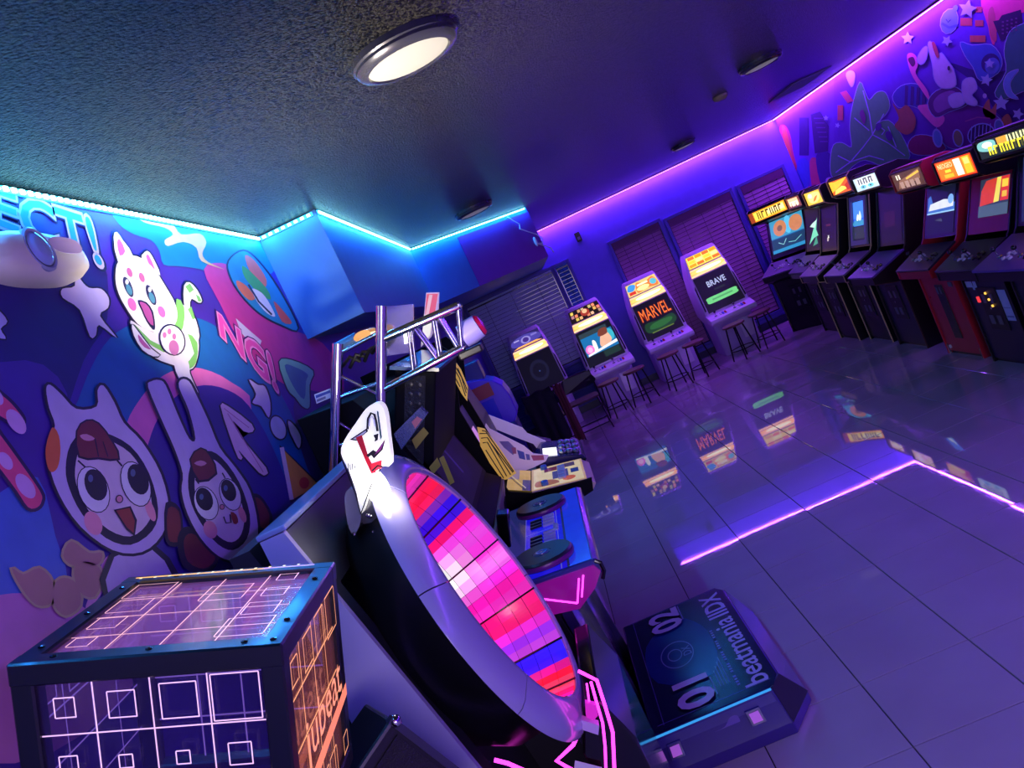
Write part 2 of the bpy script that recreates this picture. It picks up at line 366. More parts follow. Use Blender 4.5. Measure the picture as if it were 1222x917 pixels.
# LED tape
def glow_mat(name, base, es):
    return mat(name, (20, 20, 24), .4, emit=base, es=es, var=0)
TAPE = {'c': glow_mat('cyan_led_tape', (40, 190, 255), 5), 'v': glow_mat('violet_led_tape', (160, 50, 255), 6)}
BEAD = {'c': glow_mat('cyan_led_bead', (150, 245, 255), 10), 'v': glow_mat('violet_led_bead', (235, 150, 255), 7)}
LBL = {'mural': 'glowing cyan LED tape along the top of the mural wall', 'soffit_near': 'short cyan LED tape on the soffit end beside the mural',
       'soffit_side': 'cyan LED tape on the soffit side sloping down behind the short piece', 'soffit_diag': 'cyan LED tape with a hanging white cord on the soffit over the purple panel',
       'far': 'violet LED tape along the top of the windowed wall', 'right': 'violet LED tape above the jungle and car mural', 'back': 'added violet LED tape on the unseen wall behind the camera'}
for k, (a, b, n, c) in RUNS.items():
    n = Vector(n).normalized(); a, b = Vector(a)+n*.003, Vector(b)+n*.003
    d = (b-a); Ln = d.length; d.normalize(); a += d*.012; Ln -= .03
    e = thing('led_strip', LBL[k], 'LED strip', tuple(a), 0, 'LED tape under the ceiling')
    M_ = frame(a, d, z=n) if c == 'c' else frame(a+n*.012, d, z=(0, 0, -1))
    tape = MB().box(0, -.009, 0, Ln, .009, .004, M_)
    build('tape', tape, TAPE[c], e)
    build('backing', MB().box(0, -.012, -.0025, Ln, .012, -.0006, M_), BLACK, e)
    bd = MB(); q = .02; sp = .034
    while q < Ln:
        bd.box(q-.008, -.006, .004, q+.008, .006, .010, M_); q += sp
    o = build('led_beads', bd, BEAD[c], e); o['kind'] = 'stuff'
    li = LED_LIGHTS[k]; mw = li.matrix_world.copy(); bpy.context.view_layer.update()
    li.parent = e; li.matrix_parent_inverse = Matrix.Translation(-Vector(e.location))
# cord with inline switch on the soffit
CORDW = mat('white_cord', (225, 220, 235), .4)
t = thing('led_power_cord', 'thin white cord with an inline switch hanging from the soffit tape', 'cord', fnd(.80, .9, .02))
pts = [fnd(.80+dx, v, .022) for dx, v in ((0, .93), (.03, .84), (.07, .74), (.055, .66), (.11, .56), (.17, .46), (.205, .36), (.19, .26), (.14, .30), (.13, .38))]
pts2 = [fnd(.80+dx, v, .022) for dx, v in ((.14, .30), (.19, .22), (.24, .13), (.25, .03))]
build('cord', MB().tube(pts, .006, 6), CORDW, t, smooth=True); build('cord_end', MB().tube(pts2, .006, 6), CORDW, t, smooth=True)
build('inline_switch', MB().ball(fnd(.935, .34, .024), .03, 10, 6, (.6, .6, 1.7)), CORDW, t, smooth='all')
# ceiling lamps
RING = mat('lamp_trim_ring', (52, 52, 66), .25, .3, coat=.4); DIFF = mat('frosted_diffuser', (135, 134, 132), .4, emit=(255, 248, 230), es=.10, var=.02)  # diffuser emission stands in for light reaching the switched-off lamps
for (x, y, r), lb in zip(((-.04, 2.46, .165), (2.13, 6.05, .16), (-.14, 6.6, .16), (2.25, 9.6, .15)),
        ('large round ceiling lamp nearest the camera', 'round ceiling lamp above the row of arcade cabinets', 'round ceiling lamp close to the cyan lit soffit', 'far round ceiling lamp near the violet lit windowed wall')):
    t = thing('ceiling_lamp', lb, 'ceiling lamp', (x, y, H), 0, 'round flush ceiling lamps')
    Mx = Matrix.Translation((x, y, H))
    build('trim_ring', MB().lathe([(r, 0), (r, -.018), (r*.965, -.022), (r*.965, -.030), (r*.91, -.040), (r*.78, -.044), (r*.76, -.036), (r*.74, -.01)], 48, Mx), RING, t, smooth=True)
    build('diffuser', MB().lathe([(r*.76, -.020), (r*.76, -.038), (r*.6, -.043), (.001, -.045)], 48, Mx), DIFF, t, smooth=True)
t = thing('smoke_detector', 'small round detector on the ceiling beyond the middle lamp', 'detector', (2.05, 6.95, H))
build('body', MB().lathe([(.06, 0), (.06, -.02), (.045, -.035), (.001, -.037)], 24, Matrix.Translation((2.05, 6.95, H))), mat('beige_plastic', (150, 130, 110), .5), t, smooth=True)
t = thing('ceiling_vent', 'rectangular air vent on the ceiling by the violet tape', 'vent', (3.5, 9.15, H))
VENT = mat('vent_paint', (120, 112, 128), .5)
build('vent_frame', MB().box(3.28, 8.75, H-.012, 3.30, 9.55, H).box(3.70, 8.75, H-.012, 3.72, 9.55, H).box(3.3, 8.75, H-.012, 3.7, 8.77, H).box(3.3, 9.53, H-.012, 3.7, 9.55, H), VENT, t)
for k in range(9):
    yy = 8.81+k*.085; build('slat', MB().box(3.3, yy-.006, H-.011, 3.7, yy+.03, H-.003), VENT, t)
t = thing('wall_sensor', 'small dark box sensor high on the blue windowed wall', 'sensor', (.98, YF, 2.42))
build('housing', MB().box(.93, YF-.04, 2.36, 1.01, YF, 2.50), BLACK, t, bev=.006); build('lens', MB().box(.95, YF-.046, 2.385, .99, YF-.04, 2.43), GREYP, t)
# wall lamp with a round lens on the mural wall
t = thing('emergency_light', 'oval white wall light with a round lens on the mural', 'wall light', (XL, 1.985, 2.56))
M_ = frame((XL, 1.985, 2.562), (0, 1, 0), z=(1, 0, 0))
def oval(rx, ry, h, cx=0, cy=0, n=40, p=2.6): return [(cx+rx*abs(math.cos(q))**(2/p)*(1 if math.cos(q) >= 0 else -1), cy+ry*abs(math.sin(q))**(2/p)*(1 if math.sin(q) >= 0 else -1), h) for q in [2*math.pi*k/n for k in range(n)]]
build('housing', MB().loft([oval(.205, .066, 0), oval(.205, .066, .03), oval(.19, .057, .055), oval(.15, .04, .068)], M=M_), mat('ivory_plastic', (235, 228, 205), .35), t, smooth=True)
build('lens_ring', MB().lathe([(.057, .05), (.057, .066), (.052, .070), (.046, .068)], 32, M_ @ Matrix.Translation((-.03, .006, 0))), mat('lens_ring_grey', (150, 160, 190), .3), t, smooth=True)
build('lens', MB().lathe([(.047, .064), (.04, .072), (.025, .077), (.001, .079)], 32, M_ @ Matrix.Translation((-.03, .006, 0))), mat('clear_lens', (150, 170, 220), .08, coat=.6), t, smooth=True)
build('cover_panel', MB().loft([oval(.08, .028, .055, .09, .022), oval(.07, .022, .069, .09, .022)], M=M_), mat('lilac_cover', (190, 170, 215), .4), t, smooth=True)
build('indicator', MB().ball(M_ @ Vector((.12, -.035, .058)), .005), mat('red_indicator', (60, 10, 10), .4, emit=(255, 40, 60), es=6), t)
# ---------------------------------------------------------------- upright cabinets along the right wall
GLASS = mat('dark_screen_glass', (7, 7, 14), .04, coat=1, spec=.7)
BTN = {k: mat('button_'+k, c, .25, coat=.5) for k, c in dict(white=(230, 230, 230), red=(200, 30, 40), yellow=(235, 190, 40), blue=(40, 80, 210), black=(20, 20, 24)).items()}
STICK = mat('joystick_shaft', (170, 170, 180), .25, .9)
_btn = {}
def shared(key, mb, m, smooth=True):
    if key not in _btn:
        o = build(key.split('/')[0], mb, m, smooth=smooth); _btn[key] = o.data; bpy.data.objects.remove(o)
    return _btn[key]
def put(name, me, parent, M_):
    o = bpy.data.objects.new(name, me); COL.objects.link(o); o.parent = parent; o.matrix_local = M_; return o
def button(parent, M_, c='white', r=.014): 
    return put('button', shared('button/'+c, MB().lathe([(r*1.15, 0), (r*1.15, .004), (r*.9, .006), (r*.85, .011), (.0005, .012)], 14), BTN[c]), parent, M_)
def joystick(parent, M_, c='red'):
    o = put('joystick', shared('joystick/x', MB().lathe([(.022, 0), (.02, .003), (.006, .005), (.005, .055), (.0005, .056)], 12), STICK), parent, M_)
    put('ball_top', shared('ball_top/'+c, MB().ball((0, 0, .066), .017, 12, 8), BTN[c]), o, Matrix.Identity(4)); return o
def upright(label, fx, yc, w_, h, pz, pj, my, mz0, mz1, side, front, panel, marq, scr, rotz=-math.pi/2, header=None, bezel=None, trim=None, scr_rect=(.08, .06, .92, .96), btn=('white', 'black'), coin=True, stick='black', pedestal=False, frame_col=None, D=.78, name='arcade_cabinet', sb=.16, st=.34):
    t = thing(name, label, 'arcade cabinet', (fx, yc, 0), rotz, 'upright arcade cabinets by the jungle mural')
    hw = w_/2; W = dict(world=False); h = mz1+.03
    zs0, zs1 = pz+.16, mz0-.07
    prof = [(0, 0), (0, pz-.13), (-pj, pz-.07), (-pj, pz), (sb-.03, pz+.12), (sb, zs0), (st, zs1), (my+.04, mz0-.03), (my, mz0), (my, mz1), (my+.04, h), (my+.22, h-.01), (D, h-.22), (D, 0)]
    for s in (-1, 1):
        x0 = s*hw-(.02 if s > 0 else 0)
        build('side_panel', MB().prism(prof, x0, x0+.02, 'x'), side, t, bev=.003, seg=1, **W)
    if trim:
        for s in (-1, 1): build('edge_trim', MB().tube([(s*(hw-.006), y-.003, z) for y, z in prof[:11]], .007, 6), trim, t, **W)
    iw = hw-.021
    if not pedestal:
        build('front_panel', MB().box(-iw, .012, .03, iw, .03, pz-.13), front, t, **W)
        build('kick_plate', MB().box(-iw, .03, 0, iw, .05, .03), BLACK, t, **W)
    else:
        build('front_panel', MB().box(-iw, .26, 0, iw, .28, pz-.1), front, t, **W); build('foot', MB().box(-iw, .02, 0, iw, .26, .06), front, t, **W)
    build('back_panel', MB().box(-iw, D-.02, 0, iw, D-.002, h-.235), BLACK, t, **W)
    build('panel_front', MB().prism([(0.01, pz-.13), (-pj+.006, pz-.075), (-pj+.006, pz-.012), (.012, pz-.012)], -iw, iw, 'x'), side, t, **W)
    a, b = Vector((0, -pj-.004, pz+.004)), Vector((0, sb-.03, pz+.124)); ax = (b-a).normalized()
    nrm = Vector((1, 0, 0)).cross(ax)
    pn = build('control_panel', MB().box(-hw-.004, 0, -.014, hw+.004, (b-a).length, .004, frame(a, (1, 0, 0), y=ax)), panel, t, bev=.004, **W)
    for k, x in enumerate((-.5, .22)):
        joystick(t, frame(a+ax*.13+Vector((x*hw, 0, 0))+nrm*.004, (1, 0, 0), y=ax), stick)
        for r in range(2):
            for q in range(3): button(t, frame(a+ax*(.11+.045*r+(.012 if q == 1 else 0))+Vector((x*hw+.075+q*.036, 0, 0))+nrm*.004, (1, 0, 0), y=ax), btn[k % len(btn)])
    p0, p1 = Vector((0, sb+.006, zs0)), Vector((0, st+.004, zs1)); 
    q = [p0+Vector((-iw, 0, 0)), p0+Vector((iw, 0, 0)), p1+Vector((iw, 0, 0)), p1+Vector((-iw, 0, 0))]
    n_ = (q[1]-q[0]).cross(q[3]-q[0]).normalized()
    build('screen_surround', MB().add([*q, *[v-n_*.02 for v in q]], [(0, 1, 2, 3), (7, 6, 5, 4), (0, 4, 5, 1), (1, 5, 6, 2), (2, 6, 7, 3), (3, 7, 4, 0)]), bezel or BLACK, t, **W)
    fn = quad_fn(*q); X0, Y0, X1, Y1 = scr_rect
    cs = [fn(X0, Y0, .003), fn(X1, Y0, .003), fn(X1, Y1, .003), fn(X0, Y1, .003)]
    gl = build('screen', MB().add([*cs, *[c-n_*.004 for c in cs]], [(0, 1, 2, 3), (7, 6, 5, 4), (0, 4, 5, 1), (1, 5, 6, 2), (2, 6, 7, 3), (3, 7, 4, 0)]), GLASS, t, **W)
    if scr: picture('screen_image', scr, quad_fn(*cs), SCREEN, gl, world=False)
    if frame_col:
        b2 = MB()
        for (u0, v0, u1, v1) in ((X0-.10, Y0-.09, X1+.10, Y0), (X0-.10, Y1, X1+.10, Y1+.09), (X0-.10, Y0, X0, Y1), (X1, Y0, X1+.10, Y1)):
            c = [fn(u0, v0, .002), fn(u1, v0, .002), fn(u1, v1, .002), fn(u0, v1, .002)]
            b2.add([*c, *[v+n_*.018 for v in c]], [(0, 3, 2, 1), (4, 5, 6, 7), (0, 1, 5, 4), (1, 2, 6, 5), (2, 3, 7, 6), (3, 0, 4, 7)])
        build('screen_bezel', b2, frame_col, t, **W)
    build('speaker_panel', MB().add([(-iw, st, zs1), (iw, st, zs1), (iw, my+.03, mz0-.025), (-iw, my+.03, mz0-.025), (-iw, st+.03, zs1+.04), (iw, st+.03, zs1+.04), (iw, my+.05, mz0), (-iw, my+.05, mz0)],
        [(0, 1, 2, 3), (7, 6, 5, 4), (0, 4, 5, 1), (1, 5, 6, 2), (2, 6, 7, 3), (3, 7, 4, 0)]), BLACK, t, **W)
    mb_ = build('marquee_box', MB().box(-iw, my+.012, mz0-.002, iw, my+.12, mz1+.012), header or BLACK, t, **W)
    if marq: picture('marquee', marq, quad_fn((-iw+.012, my+.008, mz0+.01), (iw-.012, my+.008, mz0+.01), (iw-.012, my+.008, mz1-.006), (-iw+.012, my+.008, mz1-.006)), MARQ if header != 'dim' else DECAL, t, world=False)
    build('marquee_retainer', MB().box(-iw, my-.002, mz0-.006, iw, my+.014, mz0+.008).box(-iw, my-.002, mz1-.006, iw, my+.014, mz1+.006), header or BLACK, t, **W)
    build('top_panel', MB().prism([(my+.04, h-.02), (my+.04, h), (my+.22, h-.01), (D, h-.22), (D, h-.24), (my+.22, h-.03)], -iw, iw, 'x'), side, t, **W)
    if coin:
        cd = build('coin_door', MB().box(-.12, .002, .28, .12, .014, .62), mat('coin_door_black', (24, 24, 28), .4, .3), t, bev=.004, **W)
        for s in (-.05, .05):
            build('coin_slot', MB().box(s-.018, -.006, .5, s+.018, .003, .57), mat('coin_slot_metal', (120, 120, 130), .3, .8), cd, world=False); build('coin_return', MB().box(s-.025, -.004, .33, s+.025, .003, .40), GREYP, cd, world=False)
        build('door_lock', MB().lathe([(.009, 0), (.009, .008), (.001, .009)], 12, frame((0, .002, .46), (1, 0, 0), z=(0, -1, 0))), CHROME, cd, world=False)
    return t
GOLDT = mat('gold_edge_trim', (235, 200, 140), .35); REDL = mat('red_laminate', (205, 36, 50), .4); DREDL = mat('dark_red_laminate', (96, 14, 28), .4)
NAVY = mat('navy_laminate', (22, 24, 52), .4); PANL = mat('pale_panel_overlay', (178, 150, 168), .35); PANG = mat('grey_panel_overlay', (120, 108, 132), .35); PANP = mat('violet_panel_overlay', (96, 70, 150), .3)
PAND = mat('dark_panel_overlay', (40, 36, 56), .3); GREYB = mat('grey_screen_bezel', (185, 182, 205), .45); REDB = mat('crimson_screen_bezel', (240, 44, 84), .4)
O, Y_, K = (255, 150, 30), (255, 215, 80), (40, 20, 10)
def glyphs(x0, y0, x1, y1, n, col, seed=1):
    r = random.Random(seed); out = []; w_ = (x1-x0)/n
    for i in range(n):
        a = x0+i*w_; k = r.choice((0, 1, 2))
        out.append((col, [(a+w_*.1, y0), (a+w_*.32, y0), (a+w_*.42, y1), (a+w_*.18, y1)]))
        if k: out.append((col, [(a+w_*.18, y1), (a+w_*.9, y1-.02), (a+w_*.85, y1-(y1-y0)*.25), (a+w_*.2, y1-(y1-y0)*.25)]))
        if k < 2: out.append((col, [(a+w_*.6, y0), (a+w_*.85, y0), (a+w_*.8, y1), (a+w_*.62, y1)]))
    return out
FULL = rc(0, 0, 1, 1)
marq_a = [(O, FULL), (Y_, rc(.12, .1, .97, .9)), ((255, 240, 170), rc(.5, .3, .95, .8))]+glyphs(.2, .15, .92, .85, 6, (90, 50, 10), 3)+[((150, 60, 20), rc(0, 0, .12, 1))]
marq_b = [((120, 60, 30), FULL), ((255, 200, 150), rc(.15, .2, .85, .9))]+glyphs(.2, .1, .85, .6, 4, (255, 250, 235), 5)
marq_c = [((240, 190, 60), FULL), ((255, 230, 130), sm([(.2, .2), (.5, .1), (.8, .3), (.9, .8), (.5, .9), (.15, .7)])), ((230, 120, 30), sm([(.4, .2), (.6, .3), (.75, .6), (.55, .5)])), ((255, 245, 200), sm([(.2, .6), (.4, .5), (.45, .8), (.25, .85)]))]
marq_d = [((225, 90, 15), FULL), ((255, 190, 40), [(0, .2), (.5, .5), (1, 1), (.3, .9), (0, 1)]), ((255, 220, 90), [(.1, 0), (.9, .25), (.6, .5), (.2, .3)]), ((180, 40, 10), [(.8, .1), (1, .1), (1, .7), (.75, .5)])]
marq_e = [((190, 215, 235), FULL), ((225, 235, 240), rc(.1, .35, .9, .95))]+glyphs(.15, .45, .85, .9, 3, (70, 70, 90), 8)+[((90, 190, 225), el(.35, .25, .12, .15)), ((90, 200, 225), el(.68, .25, .12, .15)), ((40, 60, 90), el(.35, .25, .04, .06)), ((40, 60, 90), el(.68, .25, .04, .06))]
marq_f = [((70, 40, 32), FULL), ((130, 90, 70), [(.1, .1), (.9, .4), (.95, .95), (.5, .7), (.2, .55)]), ((235, 220, 200), rc(.14, .62, .19, .9)), ((235, 220, 200), rc(.23, .62, .28, .9)), ((235, 180, 70), [(.45, .62), (.92, .86), (.94, .74), (.47, .52)])]+[((165, 130, 120), rc(.2+.18*k, .08, .33+.18*k, .46)) for k in range(4)]
marq_g = [((235, 50, 10), FULL), ((255, 120, 20), rc(.03, .06, .97, .94)), ((255, 235, 180), 'text', 'NEOGEO', .06, .62, .46, .86), ((255, 215, 60), rc(.22, .38, .38, .52)), ((255, 180, 40), rc(.16, .12, .42, .3)), ((255, 250, 225), rc(.52, .1, .70, .92)), ((255, 190, 40), rc(.76, .1, .94, .92)), ((255, 225, 120), rc(.79, .55, .92, .85))]
marq_i = [((20, 34, 40), FULL), ((120, 190, 190), sm([(.02, .5), (.3, .35), (.35, .9), (.05, .95)])), ((255, 240, 220), el(.2, .72, .1, .18)), ((240, 160, 60), rc(.4, .55, .6, .95))]+glyphs(.18, .12, .98, .6, 7, (255, 235, 60), 11)+glyphs(.6, .6, .98, .95, 3, (250, 250, 180), 2)
scr_a = [((20, 90, 150), FULL), ((60, 150, 190), rc(0, .45, 1, 1)), ((90, 190, 240), sm([(.45, .6), (.6, .5), (.62, .95), (.48, .98)])), ((205, 130, 90), el(.3, .72, .2, .24)), ((205, 130, 90), el(.78, .72, .2, .24)), ((130, 90, 80), el(.3, .72, .08, .09)), ((20, 60, 90), rc(0, .1, 1, .42)), ((150, 220, 220), line([(.2, .3), (.35, .2), (.45, .35)], .02)), ((120, 200, 200), line([(.5, .22), (.7, .18), (.9, .3)], .02)), ((40, 140, 190), rc(0, 0, 1, .1))]
scr_b = [((16, 14, 24), FULL), ((120, 220, 180), [(.2, .1), (.5, .4), (.9, .75), (.8, .45), (.95, .3), (.6, .25)]), ((200, 235, 220), [(.3, .55), (.7, .5), (.9, .7), (.5, .62)]), ((60, 150, 120), [(.5, .05), (.9, .1), (.8, .3)])]
scr_c = [((20, 10, 30), FULL), ((90, 36, 50), rc(.3, .55, .6, .6)), ((235, 235, 225), star(.45, .28, .07)), ((200, 190, 180), rc(.36, .18, .46, .26))]
scr_d = [((12, 16, 30), FULL), ((40, 90, 230), rc(.02, .36, .98, .98)), ((70, 140, 255), rc(.05, .55, .95, .98)), ((60, 150, 200), sm([(.05, .38), (.95, .38), (.9, .48), (.5, .54), (.1, .5)])), ((235, 245, 255), sm([(.3, .52), (.45, .5), (.5, .62), (.38, .66)])), ((220, 240, 255), sm([(.5, .52), (.65, .5), (.7, .6), (.58, .74)])), ((40, 50, 60), rc(.02, .04, .98, .34))]
scr_e = [((18, 10, 32), FULL), ((44, 16, 40), rc(.2, .3, .7, .6))]
scr_f = [((14, 18, 40), FULL), ((60, 110, 190), [(0, .45), (1, .45), (1, .62), (.2, .66), (.1, .85), (0, .8)]), ((220, 225, 235), [(.05, .52), (.95, .54), (.95, .68), (.6, .72), (.1, .66)]), ((120, 170, 230), el(.85, .7, .1, .1)), ((150, 200, 240), rc(0, .44, 1, .47)), ((60, 70, 80), [(.3, .3), (.6, .25), (.55, .33)])]
scr_g = [((40, 50, 70), FULL), ((205, 60, 40), [(.02, .3), (.55, .35), (.6, .98), (.2, .95), (.05, .7)]), ((235, 215, 90), [(.5, .34), (.68, .36), (.72, .98), (.58, .98)]), ((210, 50, 50), rc(.72, .36, .99, .98)), ((240, 200, 60), rc(.76, .7, .96, .9)), ((230, 180, 60), rc(.78, .45, .94, .6)), ((70, 90, 110), rc(0, 0, 1, .3))]
scr_i = [((30, 36, 80), FULL), ((90, 100, 180), sm([(.1, .5), (.5, .6), (.6, .9), (.2, .8)])), ((70, 150, 110), rc(.2, .1, .8, .3))]
ca = upright('corner arcade cabinet with a wide orange marquee and bright teal screen', 3.17, 10.98, .68, 1.74, .84, .14, .06, 1.55, 1.70, BLACK, BLACK, PANG, marq_a, scr_a, rotz=-math.radians(57), scr_rect=(.06, .12, .94, .98))
cb = upright('narrow arcade cabinet with a small amber marquee and green lit screen', 3.12, 10.12, .56, 1.72, .84, .13, .16, 1.56, 1.70, BLACK, BLACK, PANG, marq_b, scr_b)
cc = upright('black arcade cabinet with gold edge trim and a plain yellow marquee', 3.02, 9.32, .56, 1.73, .84, .16, .22, 1.53, 1.69, BLACK, BLACK, PANL, marq_c, scr_c, trim=GOLDT)
cd_ = upright('arcade cabinet with a grey framed vertical blue screen and orange marquee', 3.08, 8.62, .56, 1.74, .82, .20, .20, 1.55, 1.71, BLACK, BLACK, PANG, marq_d, scr_d, scr_rect=(.2, .13, .8, .88), frame_col=GREYB, trim=GOLDT)
ce = upright('arcade cabinet with a white and blue marquee and violet control panel', 3.06, 7.86, .58, 1.70, .80, .22, .16, 1.52, 1.66, BLACK, NAVY, PANP, marq_e, scr_e, trim=mat('bronze_edge_trim', (90, 70, 60), .4, .4))
cf = upright('red arcade cabinet with a brown marquee and tall black coin plate', 3.02, 6.86, .57, 1.66, .83, .14, .10, 1.44, 1.60, REDL, REDL, PAND, marq_f, scr_f, header=DREDL, coin=False)
cg = upright('black arcade cabinet with a glowing red marquee and crimson framed screen', 3.00, 6.13, .57, 1.64, .82, .15, .12, 1.42, 1.585, BLACK, NAVY, PAND, marq_g, scr_g, bezel=REDB, scr_rect=(.26, .28, .97, .94))
ci = upright('dark arcade cabinet at the frame edge with a yellow lettered marquee', 2.92, 5.30, .64, 1.68, .86, .20, .10, 1.51, 1.64, BLACK, NAVY, PANP, marq_i, scr_i)
for t, k in ((cf, 0),):
    pl = build('coin_plate', MB().box(-.06, .004, .16, .06, .013, .64), mat('coin_plate_black', (20, 22, 30), .35, .3), t, bev=.02, world=False)
    for s in (-1, 1): build('coin_slot', MB().box(s*.025-.012, -.002, .56, s*.025+.012, .005, .62), GREYP, pl, world=False)
    build('corner_plate', MB().box(.17, .006, .62, .23, .013, .66), GREYP, t, world=False); build('round_lock', MB().lathe([(.016, 0), (.016, .012), (.001, .013)], 14, frame((-.21, .012, .07), (1, 0, 0), z=(0, -1, 0))), WHITEP, t, world=False)
    build('toe_bracket', MB().box(-.27, .004, 0, -.25, .02, .09).box(.25, .004, 0, .27, .02, .09), STICK, t, world=False)
    picture('instruction_card', [((190, 175, 140), FULL), ((60, 40, 30), rc(.08, .2, .3, .8)), ((90, 60, 40), rc(.36, .2, .6, .8)), ((60, 40, 30), rc(.66, .2, .92, .8))], quad_fn((-.2, .17, .985), (.2, .17, .985), (.2, .205, 1.05), (-.2, .205, 1.05)), DECAL, t, world=False)
    build('reader_lights', MB().box(-.215, .006, .52, -.205, .012, .53), BTN['red'], t, world=False)
# stickers, coin lights on the black cabinet
STK = [((205, 210, 225), FULL)]
picture('sticker', [((205, 210, 225), rc(0, .3, .62, 1)), ((205, 210, 225), [(.68, .2), (.98, .3), (1, 1), (.7, 1)]), ((180, 190, 215), rc(.55, 0, .75, .5))], quad_fn((-.25, .009, .60), (-.1, .009, .60), (-.1, .009, .67), (-.25, .009, .67)), DECAL, cg, world=False)
picture('price_card', [((200, 208, 228), FULL), ((120, 130, 170), rc(.1, .1, .9, .16)), ((150, 160, 190), rc(.08, .4, .92, .44))], quad_fn((.13, .009, .36), (.235, .009, .36), (.235, .009, .60), (.13, .009, .60)), DECAL, cg, world=False)
AMBL = mat('amber_coin_light', (60, 40, 10), .4, emit=(255, 190, 80), es=1.6); REDLT = mat('red_coin_light', (60, 6, 6), .4, emit=(255, 60, 70), es=1.0)
for k in range(3): build('coin_light', MB().box(-.012+.016*k, -.008, .570-.05*k, .004+.016*k, .0, .586-.05*k), AMBL, cg, world=False)
build('reject_button', MB().box(-.16, .0, .5, -.135, .012, .545), REDLT, cg, world=False)
# ---------------------------------------------------------------- candy cabinets by the windowed wall
CWHITE = mat('candy_white_plastic', (240, 236, 246), .35, coat=.3); CLIL = mat('candy_lilac_base', (206, 192, 226), .45)
def fr_at(z):
    k = [(0.0, .275, .02), (.5, .285, 0), (.62, .325, -.02), (1.0, .315, .10), (1.2, .295, .165), (1.33, .272, .205), (1.50, .243, .255), (1.535, .225, .285)]
    for (z0, h0, y0), (z1, h1, y1) in zip(k, k[1:]):
        if z <= z1: q = (z-z0)/(z1-z0); return h0+(h1-h0)*q, y0+(y1-y0)*q
    return k[-1][1:]
def sect(z, back):
    h, y = fr_at(z); r = .03
    return [(-h, y+r, z), (-h+r, y, z), (h-r, y, z), (h, y+r, z), (h, back, z), (-h, back, z)]
def slope_quad(z0, z1, m0, m1=None):
    m1 = m0 if m1 is None else m1; h0, y0 = fr_at(z0); h1, y1 = fr_at(z1)
    return [Vector((-h0+m0, y0-.004, z0)), Vector((h0-m0, y0-.004, z0)), Vector((h1-m1, y1-.004, z1)), Vector((-h1+m1, y1-.004, z1))]
def slab(q, th):
    n = (q[1]-q[0]).cross(q[3]-q[0]).normalized()
    return MB().add([*q, *[v+n*th for v in q]], [(0, 3, 2, 1), (4, 5, 6, 7), (0, 1, 5, 4), (1, 2, 6, 5), (2, 3, 7, 6), (3, 0, 4, 7)])
def candy(label, x, y, marq, scr, rot=0):
    t = thing('candy_cabinet', label, 'arcade cabinet', (x, y, 0), rot, 'white sit-down arcade cabinets by the windows'); W = dict(world=False)
    build('lower_body', MB().loft([sect(0, .62), sect(.25, .62), sect(.5, .62)]), CLIL, t, bev=.006, **W)
    build('upper_shell', MB().loft([sect(z, b_) for z, b_ in ((.502, .64), (.62, .66), (1.0, .66), (1.2, .64), (1.33, .6), (1.5, .52), (1.535, .48))]), CWHITE, t, smooth=True, **W)
    cp = build('control_panel', MB().prism([(.04, .50), (-.20, .50), (-.235, .53), (-.23, .575), (.0, .64), (.04, .64)], -.335, .335, 'x'), CWHITE, t, bev=.012, **W)
    ax = Vector((0, .23, .065)).normalized()
    for s in (-.22, .06):
        joystick(t, frame(Vector((s, -.13, .606)), (1, 0, 0), y=ax), 'black')
        for r in range(2):
            for q in range(3): button(t, frame(Vector((s+.07+.036*q, -.15+.04*r, .600+.0115*r)), (1, 0, 0), y=ax), ('white', 'blue', 'red')[q])
    g = build('screen', slab(slope_quad(.66, 1.175, .05, .038), .004), GLASS, t, **W)
    q = slope_quad(.66, 1.175, .05, .038); n = (q[1]-q[0]).cross(q[3]-q[0]).normalized(); picture('screen_image', scr, quad_fn(*[v+n*.0045 for v in q]), SCREEN, g, world=False)
    q = slope_quad(1.19, 1.30, .03); lb = build('light_box', slab(q, .006), CWHITE, t, **W)
    n = (q[1]-q[0]).cross(q[3]-q[0]).normalized()
    picture('lamp_strip', [((235, 170, 130), FULL), ((240, 150, 80), [(0, .2), (.3, .35), (.35, .75), (0, .8)]), ((255, 170, 90), sm([(.05, .4), (.5, .22), (.95, .35), (.97, .75), (.5, .85), (.06, .72)])), ((255, 238, 190), sm([(.2, .45), (.5, .32), (.85, .42), (.88, .7), (.5, .78), (.2, .68)]))], quad_fn(*[v+n*.0065 for v in q]), LAMPB, lb, world=False)
    q = slope_quad(1.315, 1.485, .03, .022); mq = build('marquee_panel', slab(q, .004), BLACKG, t, **W)
    picture('marquee', marq, quad_fn(*[v+(q[1]-q[0]).cross(q[3]-q[0]).normalized()*.0045 for v in q]), MARQ, mq, world=False)
    for s in (-1, 1):
        h0, y0 = fr_at(.70); h1, y1 = fr_at(1.08)
        build('side_vent', MB().add([(s*(h0-.012), y0-.006, .70), (s*(h0-.034), y0-.006, .70), (s*(h1-.028), y1-.006, 1.08), (s*(h1-.012), y1-.006, 1.04)], [(0, 1, 2, 3)]), BLACK, t, **W)
    build('coin_door', MB().box(.06, -.012, .14, .22, .006, .42), CWHITE, t, bev=.004, **W)
    build('base_plinth', MB().box(-.25, .05, 0, .25, .6, .03), BLACK, t, **W)
    return t
m1 = [((40, 30, 90), FULL), ((70, 60, 150), sm([(.1, .2), (.9, .2), (.95, .7), (.5, .95), (.05, .7)])), ((130, 120, 190), el(.5, .5, .16, .3)), ((60, 40, 120), el(.5, .5, .1, .2)), ((255, 170, 90), [(.05, .02), (.95, .02), (.8, .16), (.2, .14)]), ((150, 140, 200), rc(.12, .62, .3, .72)), ((110, 100, 180), rc(.7, .6, .9, .75))]
